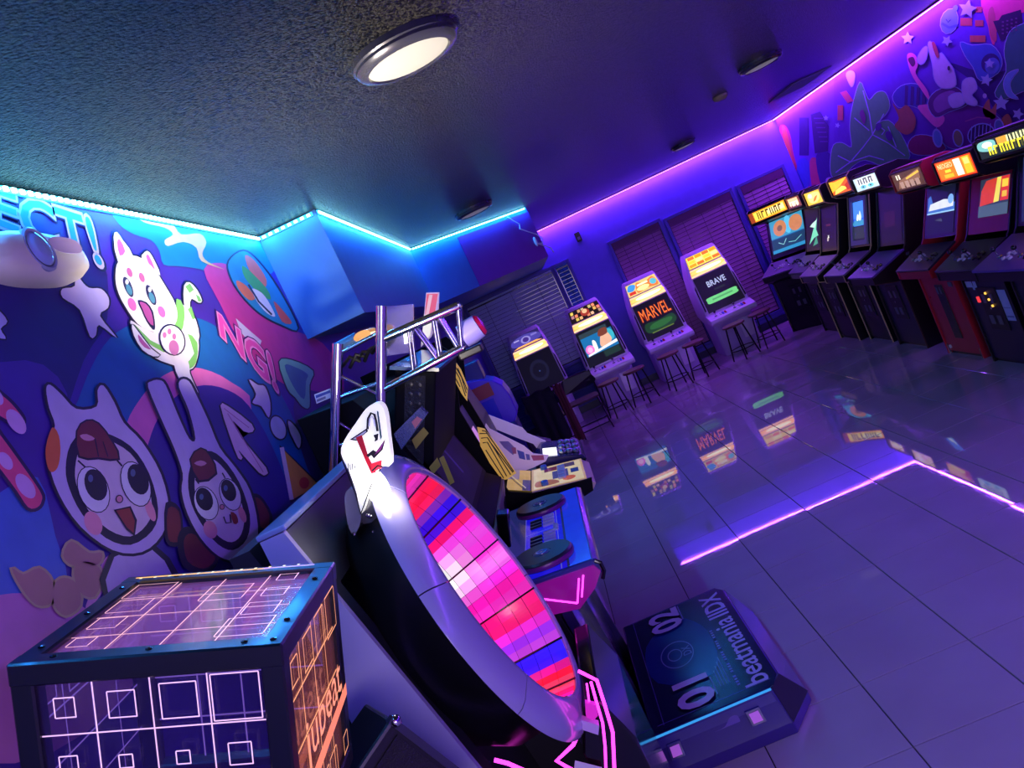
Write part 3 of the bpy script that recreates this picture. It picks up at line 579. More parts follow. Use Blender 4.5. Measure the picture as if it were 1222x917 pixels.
m2 = [((26, 16, 20), FULL)]+[((200+random.randint(-40, 40), 150+random.randint(-40, 60), 90+random.randint(-20, 60)), rc(.05+.12*i, .08+.3*j, .14+.12*i, .32+.3*j)) for i in range(8) for j in range(3) if (i+j) % 3]+[((150, 50, 40), el(.5, .5, .14, .3)), ((220, 170, 130), el(.5, .6, .08, .18))]
m3 = [((230, 190, 120), FULL), ((240, 120, 60), sm([(.3, .1), (.6, .2), (.95, .1), (.9, .9), (.6, .7), (.35, .9)])), ((60, 140, 220), sm([(.02, .5), (.2, .4), (.3, .8), (.1, .95)])), ((250, 230, 150), el(.5, .35, .2, .2)), ((200, 50, 40), rc(.05, .1, .25, .35)), ((90, 180, 200), el(.85, .5, .1, .25)), ((255, 245, 200), rc(.35, .6, .7, .75))]
m4 = [((225, 180, 50), FULL), ((255, 225, 110), rc(.03, .05, .97, .95))]+[(c, rc(.05+.24*i, .1+.3*j, .26+.24*i, .34+.3*j)) for i in range(4) for j in range(3) for c in [((230, 150, 30), (255, 235, 150), (240, 110, 40), (250, 205, 60))[(i*2+j*3) % 4]]]
s1 = [((10, 9, 16), FULL), ((22, 22, 44), el(.5, .52, .26, .3)), ((14, 13, 26), el(.5, .52, .18, .2)), ((50, 70, 130), el(.5, .5, .02, .02))]
s2 = [((14, 16, 18), FULL), ((46, 62, 66), rc(.06, .80, .86, .93)), ((25, 110, 170), rc(.06, .28, .96, .80)), ((60, 180, 200), el(.86, .62, .1, .16)), ((235, 180, 150), sm([(.5, .42), (.7, .38), (.85, .5), (.78, .76), (.62, .7)])), ((120, 60, 40), sm([(.55, .68), (.8, .68), (.82, .84), (.62, .84)])), ((245, 245, 240), sm([(.3, .36), (.4, .34), (.42, .6), (.34, .64)])), ((240, 120, 210), el(.2, .44, .12, .13)), ((255, 190, 235), el(.2, .44, .07, .08)), ((240, 240, 245), [(.1, .28), (.96, .36), (.96, .44), (.1, .33)]), ((28, 52, 40), rc(.5, .1, .94, .26))]
s3 = [((14, 12, 14), FULL), ((120, 30, 10), 'text', 'MARVEL', .07, .50, .93, .86, .03), ((255, 120, 40), 'text', 'MARVEL', .09, .52, .91, .84), ((24, 60, 24), sm([(.1, .2), (.5, .14), (.9, .22), (.88, .44), (.5, .42), (.12, .44)])), ((40, 96, 40), sm([(.2, .26), (.5, .22), (.8, .28), (.78, .38), (.3, .38)])), ((90, 110, 40), rc(.2, .14, .8, .17))]
s4 = [((12, 12, 16), FULL), ((175, 185, 225), 'text', 'BRAVE', .28, .64, .80, .80, .02), ((28, 38, 30), rc(.4, .5, .7, .56)), ((110, 205, 125), sm([(.13, .22), (.5, .21), (.9, .22), (.93, .30), (.9, .38), (.5, .38), (.12, .38), (.09, .3)])), ((80, 160, 95), rc(.24, .28, .8, .32))]
candy('white candy arcade cabinet with a blue violet marquee behind the folding chairs', -.36, 11.68, m1, s1, math.radians(0))
candy('white candy arcade cabinet whose screen shows a bright blue game picture', .575, 11.66, m2, s2)
candy('white candy arcade cabinet with orange lettering on its black screen', 1.47, 11.66, m3, s3)
candy('white candy arcade cabinet with a yellow marquee and green bar on screen', 2.40, 11.66, m4, s4)
# stools
WOODS = mat('stool_seat_wood', (110, 70, 60), .45, scale=20); STM = mat('stool_black_metal', (16, 16, 22), .4, .4)
def make_stool(label, x, y, rz):
    t = thing('bar_stool', label, 'stool', (x, y, 0), rz, 'wooden stools at the candy cabinets'); W = dict(world=False)
    build('seat', MB().lathe([(.001, .452), (.145, .452), (.155, .46), (.155, .475), (.145, .484), (.001, .486)], 28), WOODS, t, smooth=True, **W)
    for k in range(4):
        a = math.pi/4+k*math.pi/2
        build('leg', MB().tube([(.11*math.cos(a), .11*math.sin(a), .455), (.18*math.cos(a), .18*math.sin(a), 0)], .010, 8), STM, t, smooth=True, **W)
    rr = .158
    build('footrest_ring', MB().tube([(rr*math.cos(a), rr*math.sin(a), .14) for a in [2*math.pi*k/20 for k in range(21)]], .007, 6), STM, t, smooth=True, **W)
    return t
for x, y, rz, lb in ((.42, 10.95, .3, 'left wooden stool of the pair at the cabinet with the blue picture'), (.80, 11.0, .9, 'right wooden stool of the pair at the cabinet with the blue picture'),
                     (1.29, 10.98, .2, 'left wooden stool of the pair at the cabinet with orange lettering'), (1.66, 11.0, .7, 'right wooden stool of the pair at the cabinet with orange lettering'),
                     (2.24, 11.0, .5, 'left wooden stool of the pair at the cabinet with the yellow marquee'), (2.62, 11.05, .1, 'right wooden stool of the pair at the cabinet with the yellow marquee')):
    make_stool(lb, x, y, rz)
# folding chairs
def folding_chair(label, x, y, rz):
    t = thing('folding_chair', label, 'chair', (x, y, 0), rz, 'black folding chairs'); W = dict(world=False)
    CB = mat('chair_black_vinyl', (14, 14, 20), .4)
    build('seat', MB().prism(sm([(-.19, -.18), (.19, -.18), (.2, .12), (.14, .2), (-.14, .2), (-.2, .12)], 3), .43, .455, 'z'), mat('chair_seat_brown', (70, 46, 44), .5), t, bev=.008, **W)
    build('backrest', MB().loft([[(x_, y_+.045*(x_/.2)**2*-1+dy, z_) for x_, z_ in sm([(-.2, .63), (.2, .63), (.205, .74), (.15, .81), (-.15, .81), (-.205, .74)], 3) for y_ in (-.24,)] for dy in (0, .02)]), CB, t, **W)
    for s in (-1, 1):
        build('leg', MB().tube([(s*.20, -.25, .80), (s*.205, -.2, .5), (s*.21, .22, 0)], .011, 8), CB, t, smooth=True, **W)
        build('leg', MB().tube([(s*.19, .14, .44), (s*.195, -.26, 0)], .011, 8), CB, t, smooth=True, **W)
    build('stretcher', MB().tube([(-.195, -.20, .08), (.195, -.20, .08)], .008, 8).tube([(-.207, .13, .1), (.207, .13, .1)], .008, 8), CB, t, smooth=True, **W)
    return t
folding_chair('empty black folding chair beside the jacket covered chair', .03, 10.62, .05)
fc = folding_chair('folding chair hidden under the black jacket', -.42, 10.30, -.15)
def drape(x0, x1, ztop, zf, zb, y, th, amp, seed, yo=.05):
    r = random.Random(seed); rings = []; n = 14
    path = [(y-yo-.01, zb), (y-yo-.012, (zb+ztop)/2), (y-yo+.005, ztop-.03), (y, ztop), (y+yo-.005, ztop-.03), (y+yo+.012, (zf+ztop)/2), (y+yo+.015, zf)]
    ph = r.random()*6
    for (yy, zz) in path:
        k = (ztop-zz)/(ztop-min(zf, zb)+.01)
        rings.append([(x0+(x1-x0)*i/(n-1)+.02*k*math.sin(ph+i), yy+amp*k*math.sin(ph+i*1.5)+(-.02 if i in (0, n-1) else 0)*k, zz+.012*math.sin(i*.9+ph)) for i in range(n)])
    m = MB(); m.loft(rings, cap=False, closed=False); return m
def cloth(name, label, cat, mb, m):
    o = build(name, mb, m); tag(o, label, cat)
    s = o.modifiers.new('thick', 'SOLIDIFY'); s.thickness = .022; s.offset = 0; b = o.modifiers.new('sub', 'SUBSURF'); b.levels = 1; b.render_levels = 2; return o
cloth('jacket', 'long black jacket hung over the back of a folding chair', 'jacket', drape(-.66, -.28, .86, .42, .16, 10.055, .02, .03, 3, .055), mat('black_cloth', (9, 9, 13), .8, bump=.3, bscale=30))
cloth('scarf', 'red brown garment hanging beside the black jacket', 'garment', drape(-.255, -.15, .84, .3, .08, 10.07, .02, .022, 8, .05), mat('rust_cloth', (92, 34, 36), .8, bump=.3, bscale=30))
# ---------------------------------------------------------------- glowing cube cabinet
def obj_glow(name, es):
    m = bpy.data.materials.new(name); m.use_nodes = True; nt = m.node_tree; b = nt.nodes['Principled BSDF']
    oi = nt.nodes.new('ShaderNodeObjectInfo'); nt.links.new(oi.outputs['Color'], b.inputs['Emission Color']); b.inputs['Emission Strength'].default_value = es
    b.inputs['Base Color'].default_value = (.02, .02, .02, 1); b.inputs['Roughness'].default_value = .15; return m
def acrylic(name, col, alpha):
    m = mat(name, col, .04, coat=.8, alpha=alpha, var=.05); return m
ACR = acrylic('violet_acrylic', (60, 40, 110), .22)
ACRT = mat('lit_top_acrylic', (120, 70, 140), .05, coat=.8, alpha=.5, emit=(180, 105, 185), es=.42)
ACRR = mat('lit_side_acrylic', (120, 70, 90), .05, coat=.8, alpha=.35, emit=(200, 105, 90), es=.28)
S = .40
EX, EY, EZ = Vector((.933, .044, -.357)).normalized(), Vector((-.049, .999, -.005)), Vector((.357, .022, .934))
EY = (EY-EX*EY.dot(EX)).normalized(); EZ = EX.cross(EY).normalized()
CB0 = Vector((-.541, 1.14, 1.675))-EX*S-EZ*S
MC = frame(CB0, EX, y=EY)
jc = thing('cube_game_cabinet', 'black framed glowing acrylic cube on top of a game cabinet by the mural', 'arcade cabinet', (-.84, 1.32, 0))
CFR = mat('cube_frame_black', (12, 16, 24), .3, coat=.2)
bw = .036
fr = []
for a in (0, S-bw):
    for b in (0, S-bw):
        fr += [(0, a, b, S, a+bw, b+bw), (a, 0, b, a+bw, S, b+bw), (a, b, 0, a+bw, b+bw, S)]
for k, q in enumerate(fr):
    x0, y0, z0, x1, y1, z1 = q
    e = .0005*(k % 3)
    build('frame_bar', MB().box(x0+e, y0+e, z0+e, x1-e, y1-e, z1-e, MC), CFR, jc, bev=.003, seg=1)
for (x, y) in ((.06, .018), (.2, .018), (.34, .018), (.382, .1), (.382, .3), (.382, .02), (.02, .06), (.02, .2), (.02, .33), (.1, .382), (.25, .382)):
    build('frame_bolt', MB().lathe([(.005, S), (.005, S+.002), (.0005, S+.003)], 10, MC @ Matrix.Translation((x, y, 0))), BLACKG, jc)
LO, HI = bw-.004, S-bw+.004
def face_fn(o, u, v, n):
    o, u, v, n = map(Vector, (o, u, v, n)); L = HI-LO
    return lambda a, b, h: MC @ (o+u*(LO+L*a)+v*(LO+L*b)+n*h)
faces = {'front': ((0, .010, 0), (1, 0, 0), (0, 0, 1), (0, -1, 0)), 'right': ((S-.010, 0, 0), (0, 1, 0), (0, 0, 1), (1, 0, 0)), 'top': ((0, 0, S-.010), (1, 0, 0), (0, 1, 0), (0, 0, 1)),
         'back': ((0, S-.010, 0), (1, 0, 0), (0, 0, 1), (0, -1, 0)), 'left': ((.010, 0, 0), (0, 1, 0), (0, 0, 1), (1, 0, 0))}
def grid(col, sizes, w=.0065, rows=(.25, .5, .75), cols=(.25, .5, .75)):
    sh = [(col, line([(0, r), (1, r)], w)) for r in rows]+[(col, line([(c, 0), (c, 1)], w)) for c in cols]
    for (i, j, s) in sizes:
        cx, cy = .125+.25*i, .125+.25*j
        sh += [(col, l) for l in box_line(cx-s, cy-s, cx+s, cy+s, w*.9)]
    return sh
LIL, SAL, VIO = (238, 190, 255), (255, 165, 120), (150, 110, 235)
fsz = [(0, 3, .045), (1, 3, .06), (2, 3, .08), (3, 3, .105), (0, 2, .04), (1, 2, .03), (2, 2, .03), (3, 2, .05), (0, 1, .06), (2, 1, .08), (1, 0, .05), (3, 0, .08)]
rsz = [(0, 3, .06), (1, 3, .085), (2, 3, .1), (3, 3, .112), (2, 0, .08), (3, 1, .06), (1, 0, .1), (3, 0, .05)]
tsz = [(0, 3, .11), (0, 2, .09), (0, 1, .07), (0, 0, .05), (3, 3, .05), (3, 2, .06), (3, 1, .08), (3, 0, .11), (2, 2, .11)]
art = {'front': grid(LIL, fsz), 'top': grid((250, 185, 200), tsz)+[((255, 190, 90), line([(0, .985), (.75, .985)], .02)), ((200, 150, 255), line([(.72, .985), (1, .985)], .02))]+[((255, 240, 190), rc(.03+.08*k, .955, .045+.08*k, .975)) for k in range(12)],
       'right': grid(SAL, rsz, .009)+[((255, 130, 105), line([(0, .33), (1, .38)], .07)), ((255, 150, 125), 'text', 'jubeat', .08, .37, .88, .64)],
       'back': grid(VIO, fsz[:6], .009), 'left': grid(VIO, rsz[:4], .009)}
DIMN = print_mat('etched_dim_glow', es=.7, rough=.2)
for k, (o, u, v, n) in faces.items():
    f_ = face_fn(o, u, v, n)
    c = [f_(0, 0, 0), f_(1, 0, 0), f_(1, 1, 0), f_(0, 1, 0)]; nn = [f_(0, 0, -.004), f_(1, 0, -.004), f_(1, 1, -.004), f_(0, 1, -.004)]
    p = build('acrylic_panel', MB().add([*c, *nn], [(0, 1, 2, 3), (7, 6, 5, 4), (0, 4, 5, 1), (1, 5, 6, 2), (2, 6, 7, 3), (3, 7, 4, 0)]), {'top': ACRT, 'right': ACRR}.get(k, ACR), jc)
    picture('etched_lines', art[k], f_, NEON if k in ('front', 'right', 'top') else DIMN, p, lift=.0004, label='glowing etched squares and grid lines')
build('cube_floor', MB().box(bw, bw, .004, S-bw, S-bw, .02, MC), mat('cube_floor_dark', (34, 24, 60), .4), jc)
build('column', MB().prism([(-1.02, 0), (-.66, 0), (-.66, 1.0), (-.74, 1.24), (-1.02, 1.36)], 1.16, 1.5, 'y'), BLACK, jc, bev=.01)
build('side_bracket', MB().box(-.022, .30, .30, -.001, .36, .38, MC), BLACK, jc, bev=.006)
# black loudspeaker box with corner caps standing behind it
sp = thing('speaker_box', 'black tilted speaker box with metal corner caps below the violet panel', 'speaker', (-.71, 1.75, .0))
MS = frame(wall_pt(1, 1.66, -1)(468, 858, 0), (.30, .25, -.92), y=(-.55, .80, .04))
build('box', MB().box(.0, .0, -.14, .30, .16, 0, MS), mat('speaker_black', (20, 20, 26), .35), sp, bev=.008)
build('grille', MB().box(.03, -.004, -.13, .28, .0, -.02, MS), mat('speaker_mesh', (26, 22, 34), .6, bump=.6, bscale=300), sp)
build('edge_cap', MB().box(-.004, -.006, -.012, .30, .012, .004, MS), mat('speaker_edge', (74, 74, 90), .3, .6), sp)
for p in ((.01, .0, .0), (.01, .0, -.13), (.29, .0, 0)): build('corner_cap', MB().ball(MS @ Vector(p), .014, 10, 6), CHROME, sp, smooth=True)
build('stand', MB().box(-.80, 1.66, 0, -.62, 1.84, 1.0), BLACK, sp)
# ---------------------------------------------------------------- round ring cabinet
rw = thing('ring_game_cabinet', 'round rhythm game cabinet with a large white ring around pink glowing touch cells', 'arcade cabinet', (-.6, 2.55, 0))
tl_ = math.radians(13.9); NAX = Vector((math.cos(tl_), 0, math.sin(tl_))); K_ = .952; RC0 = Vector((-.488*K_, 2.525*K_, CAMZ-(CAMZ-1.217)*K_))
MR = frame(RC0, (0, 1, 0), z=NAX) @ Matrix.Scale(K_, 4)
prof = [(.425, -.012), (.42, .0), (.430, .006), (.445, .004), (.475, -.008), (.505, -.020), (.524, -.036), (.531, -.052), (.52, -.058), (.44, -.05)]
RINGW = mat('ring_white_plastic', (165, 158, 200), .22, coat=.6, var=.04)
for k in range(8):
    rings = []; n = 14
    for i in range(n+1):
        a = math.radians(22.5+45*k+.22+(45-.44)*i/n); rings.append([(r*math.cos(a), r*math.sin(a), h) for r, h in prof])
    build('bezel_segment', MB().loft(rings, M=MR), RINGW, rw, smooth=True)
build('drum', MB().lathe([(.431, -.02), (.425, -.05), (.37, -.28), (.3, -.285), (.3, -.30), (.39, -.295), (.45, -.20), (.46, -.06), (.44, -.051)], 64, MR, closed=True), mat('drum_black', (9, 9, 13), .3), rw, smooth=True)
GL = obj_glow('touch_cell_glow', 1.15)
cell_me = []
NR = 5
for r in range(NR):
    h0, h1 = -.008-.052*r, -.008-.052*(r+1)+.0022; r0, r1 = .4195-.012*r, .4195-.012*(r+1); mb = MB(); da = math.radians(5.8)
    pts = []
    for i in range(4):
        a = -da/2+da*i/3; pts.append([(r0*math.cos(a), r0*math.sin(a), h0), ((r1+.001)*math.cos(a), (r1+.001)*math.sin(a), h1), ((r1+.004)*math.cos(a), (r1+.004)*math.sin(a), h1), ((r0+.004)*math.cos(a), (r0+.004)*math.sin(a), h0)])
    mb.loft(pts); cell_me.append(shared('touch_cell/%d' % r, mb, GL, False))
SEG = [(196, 36, 130), (190, 40, 140), (200, 30, 110), (205, 40, 150), (190, 40, 150), (240, 16, 60), (245, 14, 50), (225, 20, 80), (110, 30, 170), (44, 8, 220), (50, 10, 215), (240, 14, 110), (240, 40, 220), (238, 60, 225), (240, 50, 215), (245, 40, 200),
       (240, 60, 225), (236, 30, 200), (244, 20, 170), (240, 40, 190), (250, 16, 130), (250, 20, 120), (235, 40, 210), (150, 40, 230), (190, 60, 225), (44, 20, 255), (40, 20, 250), (225, 20, 140), (250, 18, 24), (240, 60, 90)]
SCL = build('cone_backing', MB().lathe([(.4265, -.004), (.366, -.272), (.37, -.276), (.43, -.006)], 60, MR, closed=True), BLACKG, rw, smooth=True)
rng = random.Random(4)
for s in range(60):
    phi = math.radians(90-(s+.5)*6)                # from the top of the ring towards the far side
    base = SEG[s] if s < 30 else SEG[59-s]
    for r in range(NR):
        c = base
        if 12 <= s <= 17:
            wgt = max(0, (r-1)/3)*max(0, 1-abs(s-14.5)/3.2); c = tuple(int(q+(245-q)*min(1, wgt*1.5)) for q in base)
        f = rng.uniform(.8, 1.12)
        if s % 5 == 0: phi2 = phi-math.radians(.25)
        elif s % 5 == 4: phi2 = phi+math.radians(.25)
        else: phi2 = phi
        o = put('touch_cell', cell_me[r], rw, Matrix.Translation(-Vector(rw.location)) @ MR @ Matrix.Rotation(phi2, 4, 'Z'))
        o.color = (*[min(1, q*f) for q in lin(c)], 1)
for k in range(12):
    phi = math.radians(90-30*k); o = build('panel_divider', MB().box(-.0025, -.003, -.27, .0025, .003, 0, MR @ Matrix.Rotation(phi, 4, 'Z') @ frame((.4195, 0, 0), (1, 0, 0), z=Vector((.06, 0, .26)))), BLACKG, rw)
build('centre_screen', MB().lathe([(.36, -.272), (.36, -.268), (.001, -.267)], 60, MR), mat('centre_screen_glow', (20, 10, 30), .1, emit=(240, 60, 220), es=.8), rw)
YN, YR = 1.945, 2.863
body = [(-.857, 0), (-.857, 1.71), (-.792, 1.71), (-.395, 0)]
RSW = mat('side_panel_white', (188, 182, 214), .4, var=.03); RFD = mat('rear_panel_charcoal', (38, 38, 46), .45)
build('side_panel', MB().prism(body, YN, YN+.02, 'y'), RSW, rw); build('side_panel', MB().prism(body, YR-.02, YR, 'y'), RSW, rw)
build('rear_body', MB().prism([(-.955, 0), (-.955, 1.70), (-.90, 1.70), (-.78, 1.19), (-.62, 0)], YN+.021, YR-.021, 'y'), RFD, rw)
for ya, yb_ in ((YN+.021, YN+.09), (YR-.09, YR-.021)): build('rear_cheek', MB().prism([(-.852, 0), (-.852, 1.705), (-.797, 1.705), (-.40, 0)], ya, yb_, 'y'), RFD, rw)
build('rear_brow', MB().prism([(-.852, 1.52), (-.852, 1.705), (-.797, 1.705), (-.755, 1.52)], YN+.09, YR-.09, 'y'), RFD, rw)
build('top_cover', MB().box(-.862, YN-.002, 1.712, -.782, YR+.002, 1.727), mat('top_cover_lit_blue', (150, 165, 200), .25, coat=.4), rw, bev=.004)  # blue light falling on the top is put into this colour
# lit header shield
hp = wall_pt(1, 2.17, -1); z6 = lambda X, Y: (400+X/4.367, 470+Y/4.367)
outl = sm([z6(*p) for p in ((205, 52), (240, 60), (262, 110), (275, 220), (288, 370), (240, 380), (190, 470), (138, 625), (112, 520), (70, 400), (30, 310), (50, 240), (110, 150), (160, 80))], 3)
HM = mat('lit_header_acrylic', (235, 235, 230), .3, emit=(255, 252, 240), es=.6, var=.03)
hdr = build('header_shield', MB().loft([[hp(u, v, 0) for u, v in outl], [hp(u, v, 0)+Vector((.004, .03, 0)) for u, v in outl]]), HM, rw, label='white glowing shield with a red and black letter logo')
BK, RD = (14, 14, 20), (205, 20, 40)
lg = [(BK, [(75, 240), (165, 180), (172, 196), (110, 246)]), ((200, 200, 205), [(92, 236), (160, 192), (162, 198), (112, 240)]), (RD, [(108, 228), (140, 215), (175, 330), (215, 410), (190, 415), (160, 350)]), ((230, 40, 60), [(185, 365), (245, 345), (243, 385), (192, 415)]),
      (BK, line([(170, 185), (172, 130), (188, 100), (206, 108), (216, 150), (222, 195)], 13)), ((225, 225, 230), line([(178, 170), (182, 130), (194, 116), (204, 135), (210, 170)], 8)), (BK, [(200, 215), (228, 205), (224, 240), (206, 250), (210, 232)]), ((40, 90, 100), [(218, 85), (228, 92), (246, 225), (238, 240)]),
      (BK, [(165, 318), (200, 290), (216, 300), (265, 232), (250, 290), (222, 318), (205, 336), (190, 318), (176, 330)]), ((150, 40, 120), [(205, 320), (262, 238), (240, 290)]), (BK, line([(195, 400), (225, 372), (250, 378)], 9)), ((90, 90, 95), line([(72, 360), (74, 400)], 4)), ((90, 90, 95), line([(82, 365), (84, 395)], 4)), ((90, 90, 95), line([(94, 360), (96, 392)], 4)), ((90, 90, 95), line([(104, 368), (110, 385)], 4)),
      (BK, line([(30, 310), (66, 398), (112, 520), (138, 622)], 7)), (BK, line([(138, 622), (190, 480), (240, 385)], 6))]
picture('logo', [(c, [z6(*p) for p in pts]) for c, pts in lg], hp, DECAL, hdr, lift=.0008)
SILV = mat('silver_housing', (170, 170, 178), .25, .7)
build('header_housing', MB().loft([[hp(*z6(*p), 0)+Vector((0, dy, 0)) for p in sm([(45, 540), (80, 500), (112, 560), (130, 640), (120, 700), (90, 740), (60, 680)], 3)] for dy in (.01, .05)]), SILV, rw, smooth=True)
build('neck', MB().tube([hp(*z6(170, 760), -.12), hp(*z6(185, 640), -.07), hp(*z6(215, 520), -.05)], [.045, .05, .04], 14), SILV, rw, smooth=True)
LAMPW = mat('header_lamp_white', (240, 240, 240), .3, emit=(255, 250, 240), es=4)
lp = hp(*z6(212, 500), -.02)
build('header_lamp', MB().ball(lp, .03, 16, 10, (1.1, .7, 2.0)), LAMPW, rw, smooth='all')
pl = bpy.data.lights.new('header_lamp_light', 'SPOT'); pl.energy = 290; pl.color = (1, .88, .68); pl.shadow_soft_size = .04; pl.spot_size = math.radians(128); pl.spot_blend = 1
po = bpy.data.objects.new('header_lamp_light', pl); COL.objects.link(po); po.parent = rw; po.location = Vector((-.56, 2.33, 1.79))-Vector(rw.location); po.rotation_euler = Vector((.2, .45, 1)).to_track_quat('-Z', 'Y').to_euler()
pl2 = bpy.data.lights.new('header_lamp_light', 'POINT'); pl2.energy = 1.3; pl2.color = (1, .95, .9); pl2.shadow_soft_size = .03
po2 = bpy.data.objects.new('header_lamp_light', pl2); COL.objects.link(po2); po2.parent = rw; po2.location = lp+Vector((.05, -.05, .0))-Vector(rw.location)
for p in ((100, 730), (203, 722), (170, 635), (182, 640)): build('bolt', MB().ball(hp(*z6(*p), .002), .006, 8, 6), CHROME, rw)
# lower console with neon outline
build('console', MB().prism([(-.42, .0), (-.26, 0), (-.26, .70), (-.31, .85), (-.36, .85), (-.42, .72)], 2.245, 2.80, 'y'), BLACKG, rw, bev=.006)
MAG = mat('magenta_neon', (60, 10, 50), .3, emit=(255, 60, 235), es=3.2)
nf = wall_pt(1, 2.237, -1); 
def neon(pts, r=.005): return build('neon_tube', MB().tube([nf(u, v, .006) for u, v in pts], r, 8), MAG, rw, smooth=True)
neon([(690, 800), (712, 811), (722, 842), (731, 873), (733, 917), (734, 960)]); neon([(705, 813), (712, 838), (719, 862), (722, 890), (724, 950)], .004)
neon([(691, 860), (690, 875), (684, 888), (664, 907), (690, 922)], .006); neon([(590, 906), (606, 910), (640, 925)], .006); neon([(700, 815), (703, 838)], .003)
mk = MAG2 = mat('magenta_lit_panel', (120, 20, 110), .3, emit=(230, 40, 210), es=.7)
build('button_block', MB().loft([[nf(u, v, h) for u, v in ((698, 835), (711, 838), (713, 850), (708, 856), (699, 852))] for h in (0, .02)]), MAG2, rw)
build('card_tray', MB().loft([[nf(u, v, h) for u, v in ((692, 853), (714, 860), (713, 871), (692, 864))] for h in (0, .03)]), mat('card_tray_lilac', (225, 190, 235), .3), rw)
build('paper_note', MB().loft([[nf(u, v, h) for u, v in ((686, 906), (718, 914), (720, 930), (684, 925))] for h in (.008, .0095)]), mat('white_paper', (240, 236, 240), .6), rw)
pic_m = wall_pt(1, 2.35, -1)
build('foot', MB().box(-.40, 2.06, 0, -.20, 2.235, .05), BLACK, rw)
# ---------------------------------------------------------------- turntable cabinet with foot platform
iw_ = thing('turntable_game_cabinet', 'double turntable rhythm game cabinet with chrome truss and printed foot platform', 'arcade cabinet', (-.6, 3.62, 0))
PT = [(-.30, 3.09), (.205, 3.09), (.256, 3.165), (.256, 4.10), (.205, 4.17), (-.30, 4.17)]
PB = [(-.33, 3.06), (.225, 3.06), (.34, 3.22), (.34, 4.06), (.24, 4.21), (-.33, 4.21)]
PLB = mat('platform_violet_plastic', (58, 44, 120), .22, coat=.5)
plat = build('foot_platform', MB().loft([[(x, y, 0) for x, y in PB], [(x, y, .05) for x, y in PB], [(x, y, .195) for x, y in PT]]), PLB, iw_, bev=.006)
q4 = quad_fn((.25, 3.10, .197), (.25, 4.16, .197), (-.295, 4.16, .197), (-.295, 3.10, .197))
LT = (196, 188, 228)
pf = [((16, 14, 60), [(.0, .06), (.06, .0), (.94, 0), (1, .06), (1, 1), (0, 1)]), ((20, 34, 118), sm([(.25, .4), (.6, .3), (.85, .5), (.7, .85), (.35, .85)])), ((13, 12, 34), rc(.04, .045, .96, .24)),
      (LT, 'text', 'beatmania', .05, .06, .66, .245, .012), (LT, 'text', 'IIDX', .69, .06, .95, .245, .02), *[((120, 112, 170), rc(.09+.021*k, .268, .104+.021*k, .292)) for k in range(25) if k % 5 != 4],
      (LT, 'text', '01', .05, .46, .27, .76, .03), (LT, 'text', '02', .75, .46, .97, .76, .03), ((120, 112, 170), line([(.08, .45), (.22, .45)], .008)), ((120, 112, 170), line([(.8, .45), (.96, .45)], .012))]
pf += [((110, 102, 160), line([(.12, .33+.025*k), (.34-.03*k, .33+.025*k)], .006)) for k in range(4)]
pf += [((120, 116, 190), line([(.5+.115*math.cos(a), .62+.14*math.sin(a)) for a in [2*math.pi*k/36 for k in range(37)]], .008)), ((120, 116, 190), line([(.5+.05*math.cos(a), .64+.06*math.sin(a)) for a in [2*math.pi*k/24 for k in range(25)]], .008)), ((120, 116, 190), 'text', 'DX', .46, .5, .54, .57),
       ((90, 84, 150), line([(.02, .9), (.98, .9)], .006)), ((90, 84, 150), line([(.03, .06), (.03, .95)], .004)), ((90, 84, 150), line([(.97, .06), (.97, .95)], .004))]
picture('platform_print', pf, q4, print_mat('glossy_platform_print', rough=.2), plat, lift=.0003, label='dark blue printed foot panel with pale lettering')
EDGE = mat('cyan_edge_glint', (20, 60, 90), .2, emit=(60, 170, 255), es=.8)  # emissive line imitates cyan light reflected off the platform edge
build('edge_glint', MB().box(-.295, 3.083, .190, .2, 3.088, .198), EDGE, plat)
sidefn = quad_fn((-.31, 3.066, .055), (.21, 3.066, .055), (.195, 3.086, .18), (-.295, 3.086, .18))
picture('side_print', [((54, 40, 130), FULL), ((96, 70, 165), sm([(.36, .3), (.44, .55), (.55, .6), (.62, .8), (.68, .75), (.66, .4), (.58, .3), (.52, .45), (.45, .25)]))], sidefn, print_mat('platform_side_print', rough=.3), plat, lift=.0008)
LITP = mat('lit_pad_lilac', (150, 90, 190), .3, emit=(210, 110, 235), es=.35)
for u in (.13, .80):
    c = [sidefn(u-.06, .3, .001), sidefn(u+.06, .3, .001), sidefn(u+.06, .8, .001), sidefn(u-.06, .8, .001)]
    n_ = Vector((0, -1, .1)).normalized()
    lp_ = build('step_lamp', MB().add([*c, *[v+n_*.012 for v in c]], [(0, 3, 2, 1), (4, 5, 6, 7), (0, 1, 5, 4), (1, 2, 6, 5), (2, 3, 7, 6), (3, 0, 4, 7)]), PLB, plat, bev=.002)
    c2 = [v.lerp(sum(c, Vector())/4, .35)+n_*.0125 for v in c]
    build('lens', MB().add([*c2, *[v+n_*.002 for v in c2]], [(0, 3, 2, 1), (4, 5, 6, 7), (0, 1, 5, 4), (1, 2, 6, 5), (2, 3, 7, 6), (3, 0, 4, 7)]), LITP, lp_)
build('corner_plate', MB().loft([[(.226, 3.057, .05), (.343, 3.217, .05), (.259, 3.162, .197), (.207, 3.087, .197)], [(.222, 3.07, .05), (.335, 3.225, .05), (.252, 3.17, .197), (.2, 3.095, .197)]]), mat('dark_steel', (90, 84, 100), .28, .8), plat)
